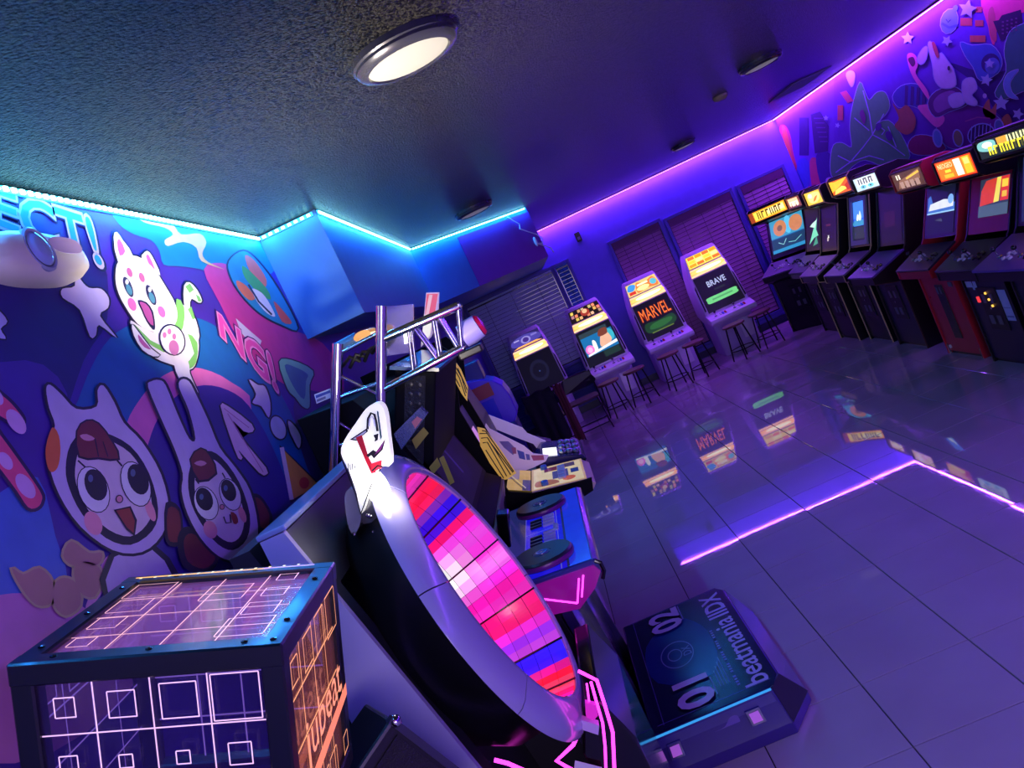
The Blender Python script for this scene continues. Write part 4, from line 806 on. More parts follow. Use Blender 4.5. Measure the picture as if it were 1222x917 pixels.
# body
build('lower_body', MB().prism([(-1.02, 0), (-.36, 0), (-.36, .30), (-.42, .82), (-.30, .90), (-.60, .99), (-1.02, .99)], 3.06, 4.14, 'y'), mat('cab_black', (16, 15, 24), .3), iw_, bev=.004)
build('kick_panel', MB().prism([(-.355, .02), (-.335, .02), (-.395, .80), (-.415, .80)], 3.08, 4.12, 'y'), mat('dark_violet_gloss', (40, 30, 70), .15, coat=.6), iw_)
for y in (3.07, 3.6, 4.12): build('kick_rib', MB().prism([(-.35, .02), (-.31, .02), (-.37, .82), (-.41, .82)], y-.015, y+.015, 'y'), mat('cab_rib', (54, 46, 92), .25, coat=.4), iw_)
ZP = .985
pan = build('control_deck', MB().prism([(-.60, ZP-.03), (-.215, ZP-.075), (-.188, ZP-.05), (-.188, ZP-.012), (-.21, ZP), (-.60, ZP+.03)], 3.0, 4.16, 'y'), mat('deck_blue', (46, 58, 130), .18, coat=.6), iw_, bev=.008)
deck = quad_fn((-.215, 3.01, ZP+.001), (-.215, 4.15, ZP+.001), (-.595, 4.15, ZP+.031), (-.595, 3.01, ZP+.031))
picture('deck_print', [((16, 40, 190), rc(0, 0, 1, .22)), ((20, 26, 58), rc(0, .22, 1, .245)), ((14, 14, 190), rc(0, .245, 1, .70)), ((26, 32, 90), rc(.02, .70, .98, .98)), ((90, 90, 170), rc(0, .3, 1, .308)), ((96, 96, 150), rc(.02, .69, .98, .696)), ((90, 90, 190), rc(.5, .245, .504, .7))], deck, print_mat('glossy_deck_glow', es=1.2, rough=.15), pan, lift=.0003)
dn = Vector((.0787, 0, .9969)); dx = Vector((-.9969, 0, .0787))
def on_deck(y, v, h=0): return Vector((-.215, y, ZP+.001))+dx*(.381*v)+dn*h
TTM = mat('turntable_grey', (30, 32, 44), .35); 
for yy, lb in ((3.18, 'near'), (3.95, 'far')):
    tt = build('turntable', MB().lathe([(.001, 0), (.125, 0), (.125, .026), (.118, .034), (.04, .034), (.038, .03), (.001, .03)], 48, frame(on_deck(yy, .48), (0, 1, 0), z=dn)), TTM, iw_, smooth=True)
    build('platter_edge', MB().lathe([(.126, .003), (.1275, .006), (.1275, .018), (.126, .022), (.12, .012)], 48, frame(on_deck(yy, .48), (0, 1, 0), z=dn), closed=True), mat('platter_edge_magenta', (120, 30, 110), .3), tt, smooth=True)
    build('label_disc', MB().lathe([(.036, .031), (.036, .035), (.001, .036)], 32, frame(on_deck(yy, .48), (0, 1, 0), z=dn)), mat('label_blue', (30, 40, 110), .3), tt, smooth=True)
    build('emblem', MB().lathe([(.012, .0355), (.026, .0355), (.026, .038), (.012, .038)], 24, frame(on_deck(yy, .48), (0, 1, 0), z=dn), closed=True), CHROME, tt)
KW, KB_ = mat('key_white', (205, 205, 215), .3), mat('key_black', (22, 22, 30), .3)
for g in (3.36, 3.62):
    for k in range(7):
        white = k % 2 == 0; y = g+.02+k*.024; v = .40 if white else .56
        build('key', MB().box(-.009, -.028, 0, .009, .028, .011, frame(on_deck(y, v), (0, 1, 0), z=dn)), KW if white else KB_, pan, bev=.002, seg=1)
for k in range(6): build('small_button', MB().lathe([(.009, 0), (.009, .006), (.001, .007)], 12, frame(on_deck(3.53+.0165*k, .31+(.02 if k % 2 else 0)), (0, 1, 0), z=dn)), KW, pan)
# magenta lit side under the deck
MGS = mat('magenta_side_acrylic', (90, 20, 100), .12, emit=(200, 20, 190), es=.28, coat=.7)
build('deck_side', MB().prism([(-.58, ZP+.01), (-.215, ZP-.02), (-.20, ZP-.05), (-.245, ZP-.10), (-.33, ZP-.15), (-.58, ZP-.10)], 2.985, 3.0, 'y'), MGS, iw_, label='magenta glowing side of the control deck')
for pts in ([(-.46, ZP-.045), (-.33, ZP-.125)], [(-.33, ZP-.125), (-.285, ZP-.04)], [(-.305, ZP-.11), (-.265, ZP-.035)]): build('side_light_line', MB().tube([(x, 2.982, z) for x, z in pts], .0035, 6), MAG, iw_)
build('deck_corner', MB().tube([(-.205, 2.99, ZP-.004), (-.188, 2.99, ZP-.02), (-.188, 2.99, ZP-.055), (-.205, 2.99, ZP-.08)], .008, 8), BLACKG, iw_)
# monitor tower
build('tower', MB().prism([(-1.03, .99), (-.60, 1.015), (-.53, 1.20), (-.60, 1.26), (-.74, 1.78), (-.80, 1.90), (-1.03, 1.92)], 3.14, 4.12, 'y'), BLACKM, iw_, bev=.004)
mq = quad_fn((-.594, 3.2, 1.265), (-.594, 4.06, 1.265), (-.733, 4.06, 1.77), (-.733, 3.2, 1.77))
sc_ = build('monitor', MB().add([mq(u, v, h) for h in (.001, .012) for u, v in ((0, 0), (1, 0), (1, 1), (0, 1))], [(0, 3, 2, 1), (4, 5, 6, 7), (0, 1, 5, 4), (1, 2, 6, 5), (2, 3, 7, 6), (3, 0, 4, 7)]), BLACKM, iw_)
picture('monitor_image', [((10, 8, 22), FULL), ((20, 12, 50), rc(.3, .1, .7, .9)), ((60, 40, 130), rc(.46, .2, .5, .5))], lambda u, v, h: mq(.04+.92*u, .05+.9*v, h+.013), print_mat('monitor_dim_glow', es=.5, rough=.7), sc_)
lw = quad_fn((-.595, 3.16, 1.03), (-.595, 4.1, 1.03), (-.535, 4.1, 1.195), (-.535, 3.16, 1.195))
BEI = mat('beige_speaker_panel', (120, 104, 98), .45)
build('speaker_panel', MB().add([lw(u, v, h) for h in (.001, .016) for u, v in ((0, 0), (1, 0), (1, 1), (0, 1))], [(0, 3, 2, 1), (4, 5, 6, 7), (0, 1, 5, 4), (1, 2, 6, 5), (2, 3, 7, 6), (3, 0, 4, 7)]), BEI, iw_, bev=.003)
for y in range(5):
    for sd in (.10, .78):
        c0 = lw(sd+.028*y, .15, .017); build('speaker_slot', MB().tube([c0, lw(sd+.028*y, .62, .017)], .0045, 6), BLACK, iw_)
build('card_reader', MB().box(-.045, -.07, 0, .045, .07, .05, frame(lw(.14, .86, .016), (0, 1, 0), z=(.94, 0, -.34))), BLACKG, iw_, bev=.006)
picture('warning_card', [((200, 160, 70), FULL), ((230, 120, 50), rc(.1, .5, .9, .9)), ((60, 50, 40), rc(.1, .1, .5, .4))], lambda u, v, h: lw(.27+.1*u, .1+.75*v, .0175+h), DECAL, iw_)
STKY = [((176, 160, 60), FULL), ((50, 44, 20), rc(.1, .55, .9, .85)), ((50, 44, 20), rc(.1, .2, .6, .4)), ((90, 80, 30), rc(.65, .15, .9, .42))]
sf = wall_pt(1, 3.132, -1); z2 = lambda X, Y: (440+X/4.583, 460+Y/4.583)
for q in ([(235, 300), (300, 230), (328, 262), (258, 350)], [(330, 450), (375, 395), (395, 440), (350, 490)], [(385, 400), (410, 385), (470, 530), (445, 545)]):
    q = [z2(*p) for p in q]; picture('yellow_sticker', STKY, (lambda q: lambda u, v, h: quad_fn(*[sf(*p, 0) for p in (q[0], q[3], q[2], q[1])])(u, v, -h))(q), DECAL, iw_)
build('clear_box', MB().loft([[sf(*z2(*p), h) for p in ((148, 255), (290, 112), (328, 150), (190, 340))] for h in (.0, .05)]), acrylic('clear_plastic', (150, 150, 190), .35), iw_)
build('flyer', MB().loft([[sf(*z2(*p), h) for p in ((245, 190), (275, 160), (302, 175), (265, 225))] for h in (.051, .053)]), mat('flyer_coral', (225, 130, 120), .5), iw_)
build('side_rail', MB().tube([(-.70, 3.12, 1.56), (-.545, 3.12, 1.24)], .008, 8), CHROME, iw_, smooth=True)
# leaning head with speakers
HN = Vector((math.sin(math.radians(27)), 0, math.cos(math.radians(27)))); HF = Vector((HN.z, 0, -HN.x))
MH = frame((-.80, 3.2, 1.56), HF, z=HN)
SPKM = mat('speaker_cone_black', (20, 20, 26), .5, bump=.5, bscale=200)
build('speaker_head', MB().box(0, 0, 0, .16, .9, .42, MH), BLACKM, iw_, bev=.008)
build('speaker_mesh', MB().box(.04, -.004, .04, .12, .0, .40, MH), SPKM, iw_)
for r in range(9):
    for c in range(2): build('mesh_dot', MB().lathe([(.010, 0), (.010, .003), (.001, .004)], 8, frame(MH @ Vector((.062+.034*c, -.004, .06+.038*r)), HF, z=(0, -1, 0))), BLACK, iw_)
build('head_top', MB().box(-.02, -.01, .42, .172, .91, .434, MH), mat('head_top_lit_blue', (60, 90, 130), .2, coat=.5), iw_)  # colour carries the blue light that falls on the head's top
# chrome truss on the near side of the head
def tube(name, pts, r): return build(name, MB().tube(pts, r, 12), CHROME, iw_, smooth=True)
y0 = 3.10
PL0, PL1, PR0, PR1 = Vector((-1.02, y0, 1.60)), Vector((-.744, y0, 2.117)), Vector((-.835, y0, 1.56)), Vector((-.532, y0, 2.175))
tube('truss_post', [PL0, PL1], .021); tube('truss_post', [PR0, PR1], .021)
for f0, f1 in ((.93, .86), (.64, .58), (.33, .26), (.08, .02)): tube('truss_rung', [PL0.lerp(PL1, f0), PR0.lerp(PR1, f1)], .008)
for f0, f1 in ((.80, .50), (.50, .20)): tube('truss_brace', [PL0.lerp(PL1, f0), PR0.lerp(PR1, f1)], .006)
U0, U1, D0, D1 = Vector((-.585, y0, 2.062)), Vector((-.268, y0, 2.052)), Vector((-.675, y0, 1.885)), Vector((-.322, y0, 1.905))
for dy in (0, .085):
    o_ = Vector((0, dy, 0)); tube('truss_chord', [U0+o_, U1+o_], .017); tube('truss_chord', [D0+o_, D1+o_], .015)
    tube('truss_upright', [U1+o_-Vector((.004, 0, 0)), D1+o_-Vector((.004, 0, 0))], .009); tube('truss_upright', [U0.lerp(U1, .66)+o_, D0.lerp(D1, .72)+o_], .007); tube('truss_upright', [U0.lerp(U1, .34)+o_, D0.lerp(D1, .40)+o_], .006)
    tube('truss_brace', [U0.lerp(U1, .40)+o_, D0.lerp(D1, .70)+o_], .007); tube('truss_brace', [U0.lerp(U1, .72)+o_, D0.lerp(D1, .95)+o_], .007)
for p in (U1, D1, U0.lerp(U1, .5), D0.lerp(D1, .5)): tube('truss_cross', [p, p+Vector((0, .085, 0))], .007)
build('spot_lamp', MB().lathe([(.001, 0), (.045, 0), (.05, .03), (.046, .075), (.001, .08)], 20, frame(D1+Vector((.012, .05, .035)), (0, 1, 0), z=(.9, .1, .15))), mat('lamp_violet_white', (150, 140, 230), .3), iw_, smooth=True)
build('spot_lens', MB().lathe([(.044, .078), (.036, .09), (.001, .096)], 20, frame(D1+Vector((.012, .05, .035)), (0, 1, 0), z=(.9, .1, .15))), mat('lamp_red_lens', (150, 16, 60), .2, emit=(190, 20, 80), es=.2), iw_, smooth=True)
build('lamp_bracket', MB().box(-.03, .0, -.045, .065, .10, -.015, Matrix.Translation(D1)), BLACK, iw_, bev=.006)
# acrylic plates standing on the head, cables and gold reflector lamp
PLT = mat('mirror_plate', (200, 195, 215), .1, .85)
pp = wall_pt(1, 3.6, -1)
build('mirror_plate', MB().loft([[pp(u, v, h) for u, v in ((459, 366), (494, 363), (494, 420), (460, 425))] for h in (0, .012)]), PLT, iw_)
build('plate_lamp', MB().loft([[pp(u, v, h) for u, v in ((483, 398), (492, 396), (492, 408), (484, 410))] for h in (.013, .03)]), LAMPW, iw_)
gp = wall_pt(1, 3.3, -1)
build('reflector_lamp', MB().loft([[gp(u+du, v, 0)+Vector((0, .1*k, 0)) for u, v in el(432+k*3, 401-k*2, 11-2*k, 6, -24, 14)] for k, du in ((0, 0), (.5, 1), (1, 2))]), mat('gold_reflector', (220, 160, 90), .2, .8, emit=(255, 180, 90), es=.5), iw_, smooth=True)
build('lamp_barrel', MB().tube([gp(398, 418, -.05), gp(424, 404, -.05)], .026, 12), mat('barrel_blue', (40, 70, 110), .3), iw_, smooth=True)
for k in range(5): build('cable', MB().tube([gp(402+k*9, 440-k*4+(k % 2)*6, -.1), gp(412+k*8, 428-k*3, -.08), gp(424+k*6, 434-k*6, -.1)], .008, 6), BLACK, iw_, smooth=True)
lbp = wall_pt(1, 3.14, -1)
picture('maker_label', [((200, 205, 225), FULL), ((60, 80, 160), rc(.06, .55, .9, .85)), ((110, 110, 150), rc(.06, .15, .6, .4))], (lambda q: lambda u, v, h: quad_fn(*q)(u, v, h))([lbp(378, 482, .002), lbp(397, 474, .002), lbp(396, 463, .002), lbp(375, 471, .002)]), DECAL, iw_)
# ---------------------------------------------------------------- two panel game cabinets beyond it
GOLD = mat('gold_panel', (225, 185, 80), .3, .1, emit=(235, 185, 80), es=.38); GDK = mat('gold_stripe_black', (40, 28, 12), .4)  # lit look of the gold wings is put in as emission
def side_prof(dx=0): return [(-1.0, 0), (-.46, 0), (-.46, .84), (-.14+dx, .90), (-.12+dx, .965), (-.44, 1.02), (-.55, 1.08), (-.60, 1.58), (-.50, 1.86), (-.56, 1.96), (-1.0, 1.96)]
ga = thing('gold_panel_cabinet', 'black game cabinet with gold striped wings and a colourful control deck', 'arcade cabinet', (-.6, 4.56, 0))
build('side_panel', MB().prism(side_prof(), 4.28, 4.30, 'y'), BLACKM, ga); build('side_panel', MB().prism(side_prof(), 4.80, 4.82, 'y'), BLACKM, ga)
build('body', MB().prism([(-.99, 0), (-.48, 0), (-.48, .83), (-.16, .90), (-.16, .93), (-.48, 1.0), (-.60, 1.06), (-.66, 1.58), (-.58, 1.85), (-.99, 1.94)], 4.301, 4.799, 'y'), BLACK, ga)
z1 = lambda X, Y: (540+X/5.394, 430+Y/5.394)
wp = wall_pt(1, 4.272, -1)
def plate(name, pts, m, parent, fn=None, th=.02, z=None, **k): return build(name, MB().loft([[fn(*z(*p), h) for p in pts] for h in (0, th)]), m, parent, **k)
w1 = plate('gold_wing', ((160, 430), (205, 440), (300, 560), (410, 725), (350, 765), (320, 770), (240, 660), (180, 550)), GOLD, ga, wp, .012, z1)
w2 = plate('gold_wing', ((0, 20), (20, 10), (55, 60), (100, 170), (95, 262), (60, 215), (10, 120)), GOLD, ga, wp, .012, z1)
def stripes(parent, segs, w): picture('black_stripes', [((38, 28, 14), line([z1(*p) for p in s], w)) for s in segs], lambda u, v, h: wp(u, v, .0125+h), DECAL, parent)
stripes(w1, [((175, 470), (225, 470), (395, 715)), ((185, 500), (225, 495), (375, 735)), ((195, 530), (225, 525), (350, 745)), ((215, 575), (330, 755)), ((240, 520), (390, 720)), ((190, 450), (215, 455), (260, 520))], 1.3)
stripes(w2, [((10, 50), (45, 110), (85, 230)), ((20, 40), (60, 110), (90, 210)), ((8, 90), (50, 170)), ((35, 50), (80, 150), (95, 190))], 1.2)
dk = quad_fn((-.145, 4.29, .972), (-.145, 4.81, .972), (-.44, 4.81, 1.028), (-.44, 4.29, 1.028))
DKM = print_mat('backlit_deck_print', es=.55, rough=.2)
cdk = build('control_deck', MB().prism([(-.44, .99), (-.44, 1.026), (-.145, .97), (-.11, .93), (-.14, .90)], 4.283, 4.817, 'y'), mat('deck_cream', (214, 190, 170), .3), ga, bev=.004)
picture('deck_print', [((225, 185, 140), FULL), ((255, 235, 190), rc(.04, .04, .96, .96)), ((190, 120, 80), sm([(.1, .5), (.3, .6), (.35, .9), (.1, .9)])), ((80, 80, 160), rc(.3, .3, .66, .6)), ((120, 40, 60), rc(.7, .5, .9, .75)), ((40, 60, 150), rc(.4, .1, .6, .25)), ((230, 110, 60), el(.2, .3, .1, .12)), ((90, 70, 110), rc(.72, .15, .92, .4))], dk, DKM, cdk, lift=.0004)
for k in range(4): build('key', MB().box(-.03, -.022, 0, .03, .022, .014, frame(dk(.26+.16*k, .42, .002), (0, 1, 0), z=(.18, 0, .98))), KW, cdk, bev=.003, seg=1)
for k in (.12, .88): build('knob', MB().lathe([(.02, 0), (.02, .022), (.015, .026), (.001, .027)], 16, frame(dk(k, .75, .002), (0, 1, 0), z=(.18, 0, .98))), mat('knob_blue', (70, 120, 200), .25), cdk, smooth=True)
tr = quad_fn((-.445, 4.30, 1.03), (-.445, 4.80, 1.03), (-.56, 4.80, 1.09), (-.56, 4.30, 1.09))
picture('gold_tray', [((225, 180, 70), FULL), ((60, 60, 110), rc(0, 0, .5, .35)), ((150, 130, 150), rc(.5, .5, 1, 1)), ((40, 30, 20), line([(.0, .2), (.6, .9)], .04)), ((240, 220, 160), line([(.1, .2), (.7, .9)], .03))], tr, DKM, ga)
gm = quad_fn((-.598, 4.33, 1.13), (-.598, 4.77, 1.13), (-.652, 4.77, 1.56), (-.652, 4.33, 1.56))
g_ = build('monitor', MB().add([gm(u, v, h) for h in (0, .01) for u, v in ((0, 0), (1, 0), (1, 1), (0, 1))], [(0, 3, 2, 1), (4, 5, 6, 7), (0, 1, 5, 4), (1, 2, 6, 5), (2, 3, 7, 6), (3, 0, 4, 7)]), GLASS, ga)
picture('monitor_image', [((30, 20, 60), FULL), ((180, 120, 200), rc(.2, .3, .8, .7))], lambda u, v, h: gm(u, v, h+.011), SCREEN, g_)
tp = wall_pt(1, 4.34, -1)
TPM = print_mat('tall_plate_glow', es=.9, rough=.25)
tpp = build('header_plate', MB().loft([[tp(u, v, h) for u, v in ((509.5, 349.5), (524.5, 349), (523, 385), (515, 402), (503, 414))] for h in (0, .03)]), mat('header_plate_pink', (235, 200, 220), .3, emit=(255, 225, 240), es=.25), ga)
picture('header_print', [((235, 90, 130), [(510, 351), (523.5, 350.5), (520, 372), (508, 376)]), ((245, 190, 215), [(513, 352), (517, 352), (512, 378), (508, 378)]), ((255, 250, 250), [(507, 376), (518, 374), (514, 400), (504, 411)])], lambda u, v, h: tp(u, v, .0305+h), TPM, tpp)
wa = thing('white_panel_cabinet', 'white winged game cabinet with a silver button deck behind the gold one', 'arcade cabinet', (-.6, 5.15, 0))
LILW = mat('lilac_white_panel', (212, 190, 222), .35, emit=(215, 180, 230), es=.22)  # emission imitates the machine's light on the white wings
build('body', MB().prism([(-.99, 0), (-.48, 0), (-.48, .83), (-.20, .93), (-.20, .96), (-.48, 1.02), (-.58, 1.06), (-.60, 1.40), (-.66, 1.72), (-.99, 1.76)], 4.88, 5.42, 'y'), mat('cab_charcoal', (30, 28, 40), .4), wa)
vp = wall_pt(1, 4.868, -1)
wg = plate('wing_panel', ((215, 405), (240, 440), (460, 550), (520, 600), (620, 610), (600, 650), (520, 690), (410, 730), (380, 690), (300, 560), (205, 445)), LILW, wa, vp, .010, z1)
picture('wing_print', [((150, 140, 205), [z1(*p) for p in ((300, 520), (360, 520), (410, 570), (390, 610), (330, 560))]), ((80, 100, 200), [z1(*p) for p in ((415, 575), (460, 590), (470, 640), (430, 630))]), ((200, 90, 130), [z1(*p) for p in ((505, 610), (585, 610), (590, 640), (520, 645))]), ((110, 110, 190), [z1(*p) for p in ((470, 600), (495, 605), (500, 640), (478, 640))]), ((190, 110, 150), [z1(*p) for p in ((380, 560), (408, 560), (412, 600), (390, 600))])], lambda u, v, h: vp(u, v, .0105+h), DECAL, wg)
vq = wall_pt(1, 5.425, 1)
plate('wing_panel', ((200, 340), (450, 435), (480, 470), (600, 520), (610, 560), (560, 590), (520, 540), (440, 510), (215, 420)), LILW, wa, lambda u, v, h: vq(u, v, h), .012, z1)
bd = quad_fn((-.13, 4.90, .98), (-.13, 5.40, .98), (-.36, 5.40, 1.06), (-.36, 4.90, 1.06))
bdk = build('button_deck', MB().prism([(-.42, 1.02), (-.36, 1.058), (-.13, .978), (-.115, .94), (-.15, .92)], 4.885, 5.415, 'y'), mat('deck_navy', (44, 40, 90), .25), wa, bev=.004)
picture('lit_square', [((255, 250, 255), FULL)], lambda u, v, h: bd(.03+.5*u, .6+.36*v, .001+h), MARQ, bdk)
for i in range(3):
    for j in range(3): build('button', MB().lathe([(.03, 0), (.03, .012), (.024, .018), (.001, .019)], 14, frame(bd(.18+.3*i, .12+.17*j, .001), (0, 1, 0), z=(.33, 0, .94)) @ Matrix.Diagonal((1.6, .75, 1, 1))), SILV, bdk, smooth=True)
# small purple vending machine near the windows
pv = thing('toy_vending_machine', 'small purple toy vending machine with a dark top against the blinds', 'vending machine', (-.62, 6.2, 0))
PUR = mat('vending_purple', (96, 44, 200), .35); 
build('pedestal', MB().box(-.86, 6.0, 0, -.50, 6.36, 1.18), mat('vending_violet_dark', (50, 30, 110), .4), pv, bev=.01)
build('display_case', MB().prism(sm([(-.82, 1.18), (-.50, 1.18), (-.46, 1.30), (-.48, 1.46), (-.60, 1.56), (-.80, 1.56)], 2), 6.02, 6.34, 'y'), PUR, pv, bev=.01)
build('top_cap', MB().box(-.72, 6.08, 1.55, -.58, 6.28, 1.70), mat('vending_navy', (26, 26, 110), .4), pv, bev=.01)
build('label_plate', MB().box(-.70, 6.008, 1.42, -.56, 6.019, 1.52), mat('vending_label_red', (170, 40, 60), .4), pv); build('window_plate', MB().box(-.72, 6.008, 1.22, -.58, 6.019, 1.40), mat('vending_window', (70, 60, 190), .15), pv)
build('crank', MB().lathe([(.04, 0), (.04, .02), (.01, .03), (.001, .03)], 16, frame((-.62, 6.0, 1.05), (1, 0, 0), z=(0, -1, 0))), CHROME, pv)
build('chute_box', MB().prism([(-.48, .6), (-.34, .6), (-.34, .9), (-.48, 1.0)], 6.05, 6.3, 'y'), mat('vending_brown', (60, 34, 50), .5), pv)
# ---------------------------------------------------------------- painted mural on the left wall
ML = wall_pt(0, XL, 1)
def sc1(pts): return [(x/3.82, 200+y/3.82) for x, y in pts]
def sc2(pts): return [(x/2.866, 420+y/2.866) for x, y in pts]
def sc3(pts): return [(220+x/2.35, 230+y/2.35) for x, y in pts]
def sc4(pts): return [(x/4.17, 200+y/4.17) for x, y in pts]
def sc5(pts): return [(x/3.277, 440+y/3.277) for x, y in pts]
LAY = [0]
def paint(name, shapes, lay=1, label=None):
    """one painted figure, a fraction of a millimetre proud of the wall"""
    return picture(name, shapes, lambda u, v, h: ML(u, v, h+.0014*lay), PAINT, wl, lift=.0001, label=label)
INK, WH, LI = (18, 12, 44), (232, 226, 240), (206, 188, 232)
paint('painted_background', [
    ((30, 20, 110), sm([(-60, 600), (-60, 180), (60, 215), (120, 300), (128, 380), (100, 430), (70, 520), (40, 590)], 3)),
    ((70, 36, 150), sm([(-60, 640), (-60, 470), (30, 430), (80, 470), (70, 560), (20, 600)], 3)),
    ((70, 110, 205), sm([(-80, 640), (0, 588), (45, 570), (66, 640), (80, 690), (60, 720), (0, 735), (-80, 760)], 3)),
    ((200, 120, 190), sm([(-90, 790), (-40, 722), (40, 708), (95, 722), (170, 800), (60, 900), (-60, 900)], 3)),
    ((20, 96, 170), sm([(80, 520), (93, 478), (110, 436), (131, 404), (160, 386), (200, 378), (240, 381), (275, 402), (305, 432), (335, 470), (368, 540), (400, 610), (420, 700), (300, 700), (180, 690), (110, 610)], 3)),
    ((225, 110, 185), sm([(140, 560), (150, 508), (166, 478), (187, 454), (212, 441), (240, 440), (275, 456), (300, 490), (250, 600)], 3)),
    ((48, 22, 140), sm([(160, 600), (176, 532), (190, 497), (214, 470), (243, 460), (272, 466), (297, 485), (326, 536), (350, 600), (370, 680), (300, 720), (200, 700)], 3)),
    ((16, 120, 165), sm([(126, 240), (150, 248), (220, 264), (306, 284), (330, 320), (300, 332), (262, 330), (240, 322), (215, 318), (195, 316), (190, 300), (180, 287), (160, 280), (142, 268)], 3)),
    ((190, 48, 140), sm([(243, 322), (264, 314), (284, 326), (300, 352), (322, 378), (352, 395), (385, 410), (410, 450), (400, 490), (360, 470), (320, 446), (285, 406), (262, 362)], 3)),
    ((204, 190, 228), [(281, 380), (299, 396), (312, 407), (309, 416), (296, 408), (287, 396)]),
    ((70, 40, 120), sm([(352, 470), (400, 480), (440, 560), (430, 620), (385, 590), (360, 540)], 3)), ((110, 60, 60), sm([(368, 520), (400, 530), (415, 580), (390, 575)], 3)),
], 0, 'sweeping violet, blue, pink and teal colour bands')
paint('painted_smoke', [((206, 176, 120), sm([(160, 256), (182, 262), (205, 268), (216, 280), (238, 279), (246, 290), (241, 303), (248, 313), (268, 322), (240, 312), (234, 296), (218, 289), (200, 294), (196, 287), (206, 280), (196, 272), (172, 266)], 3))], 1)
ptl = sm([(273, 312), (290, 300), (308, 313), (332, 346), (355, 392), (336, 388), (310, 374), (288, 352), (275, 330)], 4)
paint('painted_porthole', [(INK, grow(ptl, 2.2)), ((40, 140, 190), ptl), ((228, 110, 80), sm([(292, 305), (304, 312), (318, 335), (312, 345), (298, 325)], 3)), ((70, 170, 80), sm([(288, 318), (296, 322), (318, 345), (322, 358), (306, 348), (292, 332)], 3)), ((220, 110, 60), sm([(282, 335), (294, 342), (304, 356), (296, 358), (284, 345)], 3)), ((226, 222, 240), sm([(300, 345), (312, 350), (322, 364), (328, 378), (318, 374), (306, 360)], 3)), ((220, 90, 70), sm([(326, 360), (338, 372), (348, 386), (336, 384)], 3)), (INK, line([(296, 340), (308, 360), (324, 376)], 2))], 1)
def word(name, text, quad, fill, edge, ink, lab):
    q = [ML(*p, .0) for p in quad]; f = quad_fn(*q); f2 = lambda u, v, h: (lambda p: Vector((XL+.0024+h, p.y, p.z)))(f(u, v, 0))
    picture(name, [(ink, 'text', text, -.035, -.07, 1.035, 1.07, .08), (edge, 'text', text, -.01, -.03, 1.01, 1.03, .055), (fill, 'text', text, .012, .04, .988, .96, .015)], f2, PAINT, wl, lift=.0003, label=lab)
word('painted_lettering', 'ECT!', [(-14, 268), (124, 322), (107, 258), (-14, 220)], (30, 140, 165), (186, 170, 222), (14, 10, 60), 'teal block lettering with a lilac edge')
word('painted_lettering', 'NG!', [(262, 402), (333, 472), (322, 422), (258, 372)], (225, 70, 170), (235, 140, 205), (60, 10, 90), 'pink block lettering')
def starfig(pts, lay=1): 
    p = sm(pts, 3); paint('painted_star', [(INK, grow(p, 2)), (LI, p)], lay)
starfig(sc4([(365, 495), (400, 560), (440, 600), (500, 605), (538, 650), (535, 700), (495, 740), (580, 850), (490, 785), (475, 835), (445, 842), (395, 710), (310, 650), (308, 605), (370, 590)]))
starfig([(-30, 360), (-6, 368), (8, 384), (0, 393), (6, 405), (-14, 402), (-36, 412), (-26, 388)])
starfig(sc3([(180, 525), (205, 540), (225, 545), (240, 590), (236, 632), (215, 600), (190, 590), (200, 565)])); starfig(sc3([(290, 640), (312, 660), (326, 690), (320, 718), (304, 690), (295, 670)]))
paint('painted_arrow', [(INK, grow(sm(sc3([(100, 598), (122, 600), (188, 650), (190, 672), (165, 670), (135, 640), (160, 690), (228, 772), (228, 792), (208, 786), (150, 722), (162, 744), (150, 746), (125, 680)]), 2), 2)), ((240, 200, 225), sm(sc3([(100, 598), (122, 600), (188, 650), (190, 672), (165, 670), (135, 640), (160, 690), (228, 772), (228, 792), (208, 786), (150, 722), (162, 744), (150, 746), (125, 680)]), 2)), ((200, 120, 170), line(sc3([(110, 606), (180, 660)]), 1)), ((200, 120, 170), line(sc3([(120, 620), (220, 785)]), 1))], 1)
paint('painted_cone', [(INK, grow(sc3([(268, 712), (378, 822), (300, 868)]), 2)), ((226, 170, 70), sc3([(270, 715), (375, 820), (302, 862)])), ((235, 225, 235), line(sc3([(272, 715), (300, 862)]), 5)), ((200, 70, 50), el(*sc3([(335, 815)])[0], 6, 7)), (INK, el(*sc3([(262, 660)])[0], 10, 16, -20)), ((180, 190, 220), el(*sc3([(262, 660)])[0], 8.4, 14, -20))], 1)
paint('painted_glove', [(INK, grow(sm(sc3([(265, 475), (300, 470), (360, 500), (350, 540), (350, 602), (330, 600), (310, 575), (288, 550)]), 3), 1.5)), ((120, 200, 170), sm(sc3([(265, 475), (300, 470), (360, 500), (350, 540), (350, 602), (330, 600), (310, 575), (288, 550)]), 3)), ((60, 120, 150), sm(sc3([(280, 485), (310, 490), (345, 510), (340, 530), (335, 580), (305, 545)]), 3))], 1)
for p in (sc5([(0, 105), (40, 140), (80, 190), (84, 215), (66, 222), (0, 190), (-60, 140), (-60, 60)]), sc5([(-60, 190), (0, 268), (60, 350), (150, 480), (158, 520), (140, 546), (105, 545), (60, 480), (0, 400), (-60, 320)])):
    q = sm(p, 3); cx, cy = sum(a for a, _ in p)/len(p), sum(b for _, b in p)/len(p)
    paint('painted_sparkle_bar', [((40, 14, 70), grow(q, 4)), ((238, 80, 130), q), ((226, 170, 225), el(cx+12, cy+16, 9, 17, -35)), ((226, 170, 225), el(cx-12, cy-14, 7, 12, -35))], 2)
